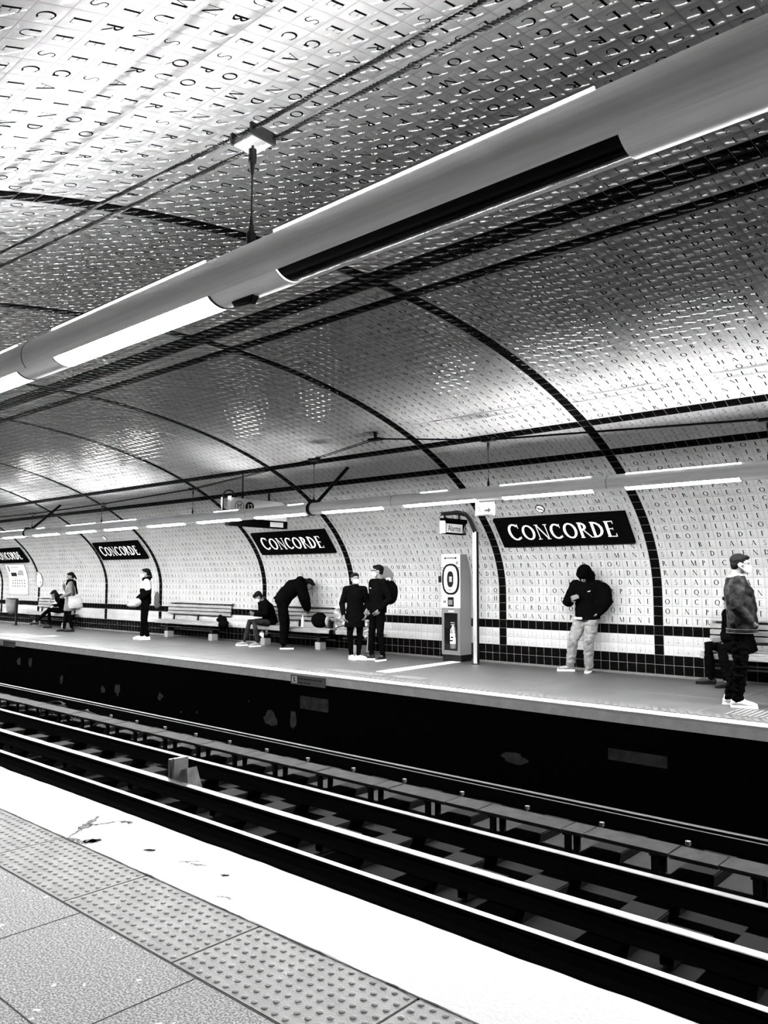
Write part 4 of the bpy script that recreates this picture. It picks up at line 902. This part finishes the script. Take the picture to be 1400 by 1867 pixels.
    topp = [('l', cen, ab, left), ('c', j['shL'], j['shR'], (.068+tw*.5)*s, (.068+tw*.5)*s)]
    if coat:
        c0 = j['pelvis']-up_*coat*s+Vector((.0, 0, 0)); topp.append(('l', [c0, (c0+j['pelvis'])/2, j['pelvis']], [((.205+tw)*s*thin, (.155+tw)*s*thin), ((.19+tw)*s*thin, (.145+tw)*s*thin), ((.165+tw)*s*thin, (.125+tw)*s*thin)], left))
    sl = []
    for k in 'LR':
        w1 = j['wr'+k]-(j['wr'+k]-j['el'+k]).normalized()*.015
        sl.append(('k', [j['sh'+k], (j['sh'+k]*.5+j['el'+k]*.5), j['el'+k], (j['el'+k]*.4+w1*.6), w1], [(.068*slv+tw*.5)*s, (.06*slv+tw*.5)*s, (.056*slv+tw*.5)*s, (.05*slv+tw*.4)*s, (.04*slv+tw*.3)*s]))
    if sleeve_mat: blob('sleeves', sl, vox, M[sleeve_mat], t, wr=wr); blob('top', topp, vox, M[top], t, wr=wr)
    else: blob('jacket' if not coat else 'coat', topp+sl, vox, M[top], t, wr=wr)
    if hood:
        blob('hood', [e((-.03, 0, .045), (.14, .122, .125)), e((.03, 0, .07), (.11, .1, .08)), e((-.05, 0, -.06), (.13, .14, .1)), e((-.03, .075, -.11), (.07, .06, .05)), e((-.03, -.075, -.11), (.07, .06, .05)), e((.05, 0, -.135), (.055, .08, .04))], .009, M[top], t, wr=.005, ws=14)
    if collar: blob('collar', [('l', [j['neck']-ax*.02*s, j['neck']+ax*.045*s], [(.088*s, .092*s), (.075*s, .078*s)], left)], .008, M[collar], t, label='pale collar')
    tr = []
    for k in 'LR':
        a_, kn, hp_ = j['an'+k]+Vector((0, 0, .02*s)), j['kn'+k], j['hip'+k]; calf = kn*.6+a_*.4
        tr.append(('k', [hp_, hp_*.5+kn*.5, kn, calf, a_], [(.095+pw)*s, (.082+pw)*s, (.064+pw)*s, (.06+pw)*s, (.046+pw)*s]))
    tr.append(('l', [j['pelvis']-ax*.11*s, j['pelvis'], j['pelvis']+ax*.08*s], [(.13*s, .11*s), (.158*s, .118*s), (.14*s, .108*s)], lh))
    blob('trousers', tr, vox, M[pants], t, wr=wr*(1.3 if pw > .005 else .8), ws=14)
    for k in 'LR':
        a = R(j['foot'+k]); f = Vector((math.cos(a), math.sin(a), 0)); l = Vector((-f.y, f.x, 0)); an = j['an'+k]; g0 = Vector((an.x, an.y, an.z-.085*s))
        P = lambda x, y, z: g0+f*x*s+l*y*s+Vector((0, 0, z*s))
        sh = blob('shoe', [('k', [P(-.035, 0, .05), P(.03, 0, .058), P(.09, 0, .05), P(.15, 0, .042), P(.185, 0, .036)], [.038*s, .041*s, .038*s, .033*s, .024*s]), ('c', P(-.015, 0, .1), P(-.02, 0, .05), .04*s, .038*s)], .007, M[shoe], t, sm=2)
        out = [(-.075, .0), (-.07, .028), (-.03, .038), (.04, .036), (.11, .044), (.17, .038), (.205, .02), (.213, 0), (.205, -.02), (.17, -.038), (.11, -.044), (.04, -.036), (-.03, -.038), (-.07, -.028)]; n = len(out)
        o = MB().add([P(x, y, 0) for x, y in out]+[P(x, y, .03) for x, y in out], [tuple(reversed(range(n))), tuple(range(n, 2*n))]+[(i, (i+1) % n, n+(i+1) % n, n+i) for i in range(n)]).build('sole', M[sole], sh, bevel=.004)
        if shoe in ('shoe_w', 'shoe_g', 'shoe_b'):
            b = MB()
            for q in range(4): b.tube([P(.03+q*.022, -.022, .092-q*.008), P(.032+q*.022, 0, .101-q*.008), P(.034+q*.022, .022, .092-q*.008)], .003, 5)
            b.build('laces', M['lgrey'], sh)
    return t, j, H_, s
M['shoe_b'] = mat('black_leather', .003, .6, spec=.1)

# man in the denim jacket
t, j, H_, s = human((-3.12, 9.85, 0), 14, 1.80, 'man with face mask and worn denim jacket, standing in profile at the right edge', hair='short', top='denim', topw=.034, pants='cloth', pw=.012, shoe='shoe_w', sole='sole', mask=True,
    collar='whitecloth', vox=.008, wr=.012, slv=1.05,
    J=dict(pelvis=(.02, 0, .96), waist=(.03, 0, 1.1), chest=(.0, 0, 1.28), neck=(-.03, 0, 1.46), head=(.03, 0, 1.62), anR=(-.05, -.09, .085), knR=(.0, -.10, .5), anL=(-.15, .10, .085), knL=(-.03, .1, .5),
           elR=(-.02, -.25, 1.13), wrR=(.12, -.15, .98), elL=(-.0, .25, 1.13), wrL=(.12, .14, .98), footR=0, footL=5), hyaw=2, hpit=3, skin='skin_l', handR=((.3, .5, -.6), (0, 1, 0), .9), handL=((.3, -.5, -.6), (0, -1, 0), .9))
b = MB()
def band(c, a_, b_, z0, z1, m, name, parent, n=40):
    vs = []
    for z, g in ((z0, 0), (z0, .006), (z1, .006), (z1, 0)):
        for k in range(n): q = 2*PI*k/n; vs.append((c[0]+(b_+g)*math.cos(q), c[1]+(a_+g)*math.sin(q), z))
    return MB().add(vs, [(r*n+k, r*n+(k+1) % n, (r+1)*n+(k+1) % n, (r+1)*n+k) for r in range(3) for k in range(n)]).build(name, m, parent, smooth=True)
band((.02, 0), .210, .168, .865, .91, M['denim'], 'hem_band', t); band((.02, 0), .2115, .1695, .908, .912, M['seam'], 'hem_stitching', t); band((.02, 0), .2115, .1695, .864, .868, M['seam'], 'hem_stitching', t)
MB().tube([(-.02, -.17, 1.42), (-.10, -.155, 1.36), (-.14, -.12, 1.28), (-.13, -.09, 1.0)], .003, 5).tube([(.05, -.17, 1.40), (.10, -.15, 1.36), (.135, -.1, 1.25), (.15, -.08, 1.0)], .003, 5).build('shoulder_seam', M['seam'], t)
MB().box(.118, .15, -.14, -.05, 1.30, 1.33).build('chest_pocket_flap', M['denim'], t, bevel=.004)

# hooded person against the wall
t, j, H_, s = human((-6.17, 11.93, 0), -88, 1.76, 'person in a black hooded jacket and pale grey cargo trousers leaning on the tiled wall', hair=None, hood=True, top='cloth', topw=.04, pants='pants', pw=.022, shoe='shoe_g', sole='sole', vox=.0085, wr=.009,
    J=dict(pelvis=(-.02, 0, .93), waist=(-.02, 0, 1.08), chest=(-.02, 0, 1.26), neck=(.01, 0, 1.43), head=(.06, 0, 1.555), shL=(-.01, .19, 1.38), shR=(-.01, -.19, 1.38), elL=(-.06, .34, 1.14), wrL=(.02, .22, .95), elR=(.06, -.31, 1.10), wrR=(.20, -.20, 1.16),
           hipL=(-.02, .09, .9), hipR=(-.02, -.09, .9), knL=(.08, .06, .5), anL=(.02, .03, .085), knR=(.12, -.19, .5), anR=(.08, -.27, .085), footL=12, footR=-62), hpit=38, hyaw=-8, slv=1.25,
    handR=((.25, .85, .35), (-1, .2, -.1), .25, -1), handL=((.2, -.5, -.5), (0, -1, 0), .8))
blob('cargo_pocket', [('e', (.03, .155, .68), (.05, .03, .08))], .008, M['pants'], t, wr=.006)
MB().box(.14, .165, -.15, -.01, .85, .885).build('shirt_hem', M['whitecloth'], t, bevel=.006)
MB().tube([(.128, .075, 1.305), (.131, .1, 1.30), (.128, .13, 1.312)], .005, 5).build('chest_emblem', M['white'], t)
bp = blob('backpack', [('e', (-5.90, 11.98, 1.24), (.15, .12, .22)), ('e', (-5.94, 11.96, 1.10), (.14, .11, .16))], .012, M['cloth'], None, wr=.008)
tag(bp, 'black backpack bulging beside the hooded person against the wall', 'backpack')

# standing couple
t, j, H_, s = human((-9.93, 11.0, 0), -104, 1.77, 'man with glasses, face mask and black puffer jacket, standing beside the woman in white sneakers', hair='short', top='cloth', topw=.018, pants='cloth', shoe='shoe_b', sole='sole', mask=True, glasses=True, vox=.009, wr=.008,
    J=dict(elL=(-.05, .30, 1.12), wrL=(.10, .20, .93), elR=(-.05, -.27, 1.12), wrR=(.10, -.19, .93), anR=(.05, -.14, .085), knR=(.05, -.13, .5), anL=(-.03, .12, .085), footR=-50, footL=15), hyaw=-26, slv=1.1)
blob('hood_lining', [('e', (-.02, .10, 1.50), (.05, .06, .03), Matrix.Rotation(.9, 3, 'X')), ('e', (-.08, .02, 1.5), (.04, .09, .04))], .008, M['greycloth'], t, label='pale inside of the lowered hood')
MB().tube([(.15, -.02, 1.33), (.152, -.045, 1.335)], .006, 6).build('chest_emblem', M['white'], t)
bp = blob('backpack', [('e', (-9.83, 11.24, 1.25), (.16, .12, .23))], .012, M['cloth'], None, wr=.006); tag(bp, 'black backpack on the back of the man with glasses', 'backpack')
t, j, H_, s = human((-10.36, 10.83, 0), -38, 1.62, 'woman with tied dark hair, face mask, long black coat and white sneakers, standing', hair='bun', top='cloth', topw=.02, coat=.30, pants='cloth', shoe='shoe_w', sole='sole', mask=True, collar='cloth', vox=.009, thin=.96,
    J=dict(anR=(-.02, -.07, .085), anL=(.05, .07, .085), footR=20, footL=45, elL=(-.02, .26, 1.13), wrL=(.1, .22, .93), elR=(-.03, -.26, 1.13), wrR=(.06, -.24, .9)), hyaw=10)
# bending person
t, j, H_, s = human((-13.12, 11.50, 0), 52, 1.84, 'person all in black bending forward over the bench, seen from the side', hair='bun', top='cloth', topw=.05, pants='cloth', pw=.022, shoe='shoe_b', sole='sole', vox=.010,
    J=dict(pelvis=(-.06, 0, .97), waist=(.02, 0, 1.1), chest=(.18, 0, 1.26), neck=(.36, 0, 1.36), head=(.50, 0, 1.31), shL=(.30, .19, 1.33), shR=(.30, -.19, 1.33), elL=(.40, .22, 1.06), elR=(.40, -.22, 1.04), wrL=(.46, .1, .82), wrR=(.47, -.1, .82),
           hipL=(-.05, .1, .93), hipR=(-.05, -.1, .93), knL=(.04, .12, .5), anL=(.0, .13, .085), knR=(-.02, -.13, .5), anR=(-.02, -.14, .085), footL=0, footR=-5), hpit=48, slv=1.5)
blob('lowered_hood', [('e', (.33, 0, 1.50), (.09, .10, .07)), ('e', (.36, 0, 1.47), (.08, .11, .06))], .010, M['cloth'], t)
# seated man with a phone
t, j, H_, s = human((-14.02, 11.86, 0), -116, 1.72, 'seated man with fringe, face mask and dark jacket, looking down at a phone', base=SIT, hair='fringe', top='cloth', topw=.04, pants='jeans', shoe='shoe_g', sole='sole', mask=True, vox=.009,
    J=dict(chest=(.10, 0, .86), neck=(.19, 0, 1.02), head=(.29, 0, 1.12), shL=(.15, .18, .96), shR=(.15, -.18, .96), elL=(.16, .26, .74), elR=(.16, -.26, .74), wrL=(.37, .07, .72), wrR=(.37, -.07, .72), knL=(.42, .22, .54), knR=(.46, -.12, .54), anL=(.34, .24, .085), anR=(.55, -.14, .085)), hpit=38,
    handL=((.8, -.25, .2), (-.1, -.9, .4), .7), handR=((.8, .25, .2), (-.1, .9, .4), .7))
ph = MB().box(-.035, .035, -.07, .07, -.004, .004).build('phone', M['ink'], bevel=.002); tag(ph, 'dark phone held by the seated man', 'phone')
ph.location = t.matrix_world@Vector((0, 0, 0)); ph.rotation_euler = (.5, 0, R(-116+90)); _m = Matrix.Rotation(R(-116), 3, 'Z')@Vector((.46, 0, .745)); ph.location = (-14.02+_m.x, 11.86+_m.y, .745)
# person with ponytail
t, j, H_, s = human((-17.68, 10.9, 0), -118, 1.77, 'person with ponytail, mask and black jacket with white shoulders, standing alone', hair='tail', top='cloth', topw=.012, pants='cloth', pw=.012, shoe='shoe_w', sole='sole', mask=True, vox=.010,
    J=dict(anL=(-.06, .08, .085), anR=(.05, -.07, .085), elL=(-.06, .24, 1.14), wrL=(.14, .16, 1.0), elR=(.0, -.24, 1.14), wrR=(.2, -.14, 1.0)))
blob('shoulder_panel', [('l', [(0, 0, 1.27), (0, 0, 1.36), (0, 0, 1.45)], [(.2, .148), (.2, .14), (.14, .115)], (0, 1, 0)), ('c', (0, .19, 1.43), (-.03, .235, 1.28), .078, .076), ('c', (0, -.19, 1.43), (-.03, -.235, 1.28), .078, .076)], .010, M['whitecloth'], t, label='white yoke across the shoulders')
blob('scarf', [('e', (0, 0, 1.50), (.10, .10, .055)), ('e', (-.05, 0, 1.52), (.08, .09, .06))], .010, M['cloth'], t, wr=.006)
bg = blob('hand_bag', [('e', (-17.55, 10.55, .93), (.10, .15, .10)), ('e', (-17.56, 10.50, .86), (.09, .17, .05))], .010, M['tote'], None, wr=.006); tag(bg, 'white bag held in front by the person with the ponytail', 'bag')
bg = blob('shoulder_bag', [('e', (-17.47, 11.09, 1.0), (.06, .07, .2)), ('e', (-17.47, 11.10, .86), (.06, .08, .09))], .010, M['greycloth'], None, wr=.006); tag(bg, 'grey bag hanging behind the person with the ponytail', 'bag')
# woman with tote
t, j, H_, s = human((-22.0, 11.12, 0), -117, 1.70, 'woman in grey coat and dark scarf carrying a white tote bag, at the far left', hair='tail', top='greycloth', topw=.014, coat=.34, pants='cloth', shoe='shoe_b', sole='ink', vox=.011,
    J=dict(elR=(.1, -.24, 1.12), wrR=(.2, -.08, 1.38), elL=(-.02, .26, 1.14), wrL=(.16, .2, 1.06), anL=(-.08, .09, .085), anR=(.14, -.08, .085), knR=(.1, -.09, .5)), hyaw=8, hpit=10, handR=((.1, .3, 1), (-1, 0, .2), .8))
blob('scarf', [('e', (.01, 0, 1.45), (.11, .11, .06)), ('e', (.07, 0, 1.36), (.07, .08, .09)), ('c', (-.1, .08, 1.42), (-.17, .12, 1.1), .045, .035)], .010, M['cloth'], t, wr=.006)
bg = blob('tote_bag', [('l', [(-21.76, 11.18, .68), (-21.76, 11.16, .8), (-21.77, 11.13, 1.03)], [(.19, .045), (.2, .06), (.17, .03)], (.45, .89, 0))], .010, M['tote'], None, wr=.008); tag(bg, 'large white tote bag on the shoulder of the woman at the far left', 'bag')
b = MB(); b.tube([(-21.74, 11.03, 1.03), (-21.79, 11.05, 1.25), (-21.88, 11.08, 1.42)], .009, 6).tube([(-21.8, 11.2, 1.03), (-21.83, 11.16, 1.25), (-21.90, 11.12, 1.42)], .009, 6); o = b.build('strap', M['tote'], bg)
# seated reader
t, j, H_, s = human((-23.85, 11.86, 0), -120, 1.70, 'person in black with dark hair seated on the far left bench, reading papers', base=SIT, hair='bob', top='cloth', topw=.014, pants='cloth', shoe='shoe_b', sole='ink', vox=.011,
    J=dict(chest=(.1, 0, .85), neck=(.2, 0, 1.0), head=(.3, 0, 1.07), elL=(.16, .2, .72), wrL=(.33, .1, .72), elR=(.16, -.22, .72), wrR=(.34, -.1, .72), knL=(.42, .08, .60), anL=(.78, .05, .2), knR=(.44, -.06, .55), anR=(.40, -.06, .085), footL=-10), hpit=40)
pp = MB().add([(-.13, 0, 0), (0, .03, -.01), (.13, 0, 0), (.13, .16, .08), (0, .19, .07), (-.13, .16, .08), (-.13, 0, .006), (0, .03, -.004), (.13, 0, .006), (.13, .16, .086), (0, .19, .076), (-.13, .16, .086)], [(0, 1, 4, 5), (1, 2, 3, 4), (6, 7, 10, 11), (7, 8, 9, 10), (0, 6, 11, 5), (2, 8, 9, 3), (0, 1, 7, 6), (1, 2, 8, 7), (5, 4, 10, 11), (4, 3, 9, 10)]).build('newspaper', M['paper'])
tag(pp, 'white open papers on the lap of the far left reader', 'paper'); pp.location = (-24.0, 11.45, .80); pp.rotation_euler = (.5, 0, R(-30))
pp = MB().box(-.2, .2, -.12, .12, -.01, .02).build('paper_bag', M['paper'], bevel=.006); tag(pp, 'white flat bag on the bench beside the far left reader', 'bag'); pp.location = (-24.02, 11.62, .72); pp.rotation_euler = (.75, .1, -.4)
# two seated on the right bench
t, j, H_, s = human((-3.72, 11.86, 0), -128, 1.75, 'person in black seated on the right bench, mostly hidden behind the man in denim', base=SIT, hair='short', top='cloth', topw=.03, pants='cloth', pw=.012, shoe='shoe_b', sole='ink', vox=.010, slv=1.2,
    J=dict(head=(.18, 0, 1.17), knR=(.42, -.20, .54), anR=(.38, -.22, .085), footR=-25, knL=(.42, .12, .54), anL=(.36, .14, .085), elR=(.04, -.30, .80), wrR=(.22, -.12, .60)), hpit=20)
t, j, H_, s = human((-2.86, 11.86, 0), -92, 1.75, 'person in black seated at the very right edge of the right bench', base=SIT, hair='short', top='cloth', topw=.035, pants='cloth', pw=.012, shoe='shoe_b', sole='ink', vox=.010, slv=1.25,
    J=dict(elR=(.1, -.30, .82)), hpit=20)

# luggage and litter on the benches
bg = blob('backpack', [('e', (-12.42, 11.88, .62), (.23, .13, .17))], .012, M['cloth'], None, wr=.008); tag(bg, 'black bag lying on the bench right of the bending person', 'bag')
fn = empty('round_fan', (-12.08, 11.80, .61), R(0), 'small pale round object standing on the bench beside the black bag', 'fan')
blob('disc', [('e', (0, 0, 0), (.045, .075, .115))], .008, M['lgrey'], fn); MB().tube([(.06, 0, -.13), (.06, 0, .04)], .03, 8).build('stand', M['black'], fn)
t = empty('carrier_bag', (-11.72, 11.78, .80), label='shiny grey carrier bag hanging on the end of the bench behind the standing woman', cat='bag')
blob('bag_body', [('l', [(0.05, 0, -.28), (.0, 0, -.1), (-.06, 0, .08)], [(.05, .16), (.09, .12), (.11, .05)], (0, 1, 0))], .010, M['plastic'], t, wr=.02, ws=8)
b = MB(); b.tube([(-.1+.05*k, .0, .08+.06*math.sin(PI*k/4)) for k in range(5)], .01, 6).tube([(-.16, .02, .12), (.14, 0, .10)], .014, 6); b.build('handles', M['white'], t)
bg = blob('belongings_bag', [('e', (-15.72, 11.78, .53), (.15, .12, .08)), ('e', (-15.6, 11.75, .42), (.14, .12, .12)), ('e', (-15.8, 11.8, .6), (.05, .05, .05))], .010, M['cloth'], None, wr=.01); tag(bg, 'black bag slumped over the right end of the empty bench', 'bag')
bg = blob('paper_bag', [('l', [(-14.25, 11.86, .2), (-14.2, 11.86, .29), (-14.1, 11.86, .30)], [(.09, .12), (.08, .09), (.02, .03)], (0, 1, 0))], .009, M['paper'], None, wr=.01); tag(bg, 'crumpled white paper bag under the bench behind the seated man', 'bag')
bg = blob('plastic_bag', [('e', (-10.95, 11.78, .56), (.13, .1, .13)), ('e', (-10.9, 11.76, .40), (.08, .07, .12))], .010, M['plastic'], None, wr=.03, ws=10); tag(bg, 'crinkled clear plastic bag between the standing couple, on the bench end', 'bag')
t = empty('trolley', (-10.78, 11.68, 0), label='folded trolley with pale upright tubes between the standing couple', cat='trolley')
for x in (-.05, .0, .07): MB().tube([(x, 0, .04), (x+.01, .02, .5)], .011, 8).build('upright_tube', M['lgrey'], t)
MB().box(-.1, .12, -.03, .06, .02, .05).build('trolley_foot', M['alu_dk'], t)
bt = MB().tube([(0, 0, 0), (0, 0, .17), (0, 0, .2), (0, 0, .25)], [.032, .032, .013, .013], 10).build('bottle', M['cream'], smooth=True); tag(bt, 'small pale bottle on the bench seen between the legs of the bending person', 'bottle'); bt.location = (-12.93, 11.86, .465)

# ------------------------------------------------------------ labels that count from the right edge of the view
ORDN = lambda n: {1: 'first', 2: 'second', 3: 'third', 4: 'fourth', 5: 'fifth', 6: 'sixth', 7: 'seventh', 8: 'eighth', 9: 'ninth', 10: 'tenth', 11: 'eleventh', 12: 'twelfth'}.get(n) or str(n)+('th' if 10 < n % 100 < 20 else {1: 'st', 2: 'nd', 3: 'rd'}.get(n % 10, 'th'))
def seen(x, y, z):
    d = Vector((x, y, z))-Vector((0, 0, 1.45)); k = d.dot(fw)
    return k > 0 and abs(d.dot(rt)/k) < 700/1440.63 and abs(d.dot(up)/k) < 933.5/1440.63
for stem, fmt, y, z, off in (('cover_board', '{} grey cover board from the right picture edge in the pit', 7.25, -.95, .5), ('sleeper', '{} dark sleeper from the right picture edge, under the rails', 5.9, -1.12, 0), ('board_trestle', '{} small black trestle from the right picture edge, under the cover boards', 7.2, -1.1, 0),
        ('insulator_block', '{} dark block from the right picture edge, between the second and third rail lines', 5.95, -1.1, 0), ('rail_bolt', '{} small upright bolt from the right picture edge, beyond the cover boards', 7.62, -.97, 0),
        ('cable_trough', '{} dark concrete trough from the right picture edge, between the two nearest rail lines', 5.25, -1.13, 0), ('tactile_slab', '{} dotted tactile paving slab from the right end of the row beside the white edge', 2.03, 0, .43)):
    obs = sorted([o for o in COL.objects if o.parent is None and o.name.split('.')[0] == stem], key=lambda o: -o.location.x); n = 0
    for o in obs:
        if seen(o.location.x+(off if stem != 'cover_board' else off*o.scale.x), y, z): n += 1; o['label'] = fmt.format(ORDN(n))
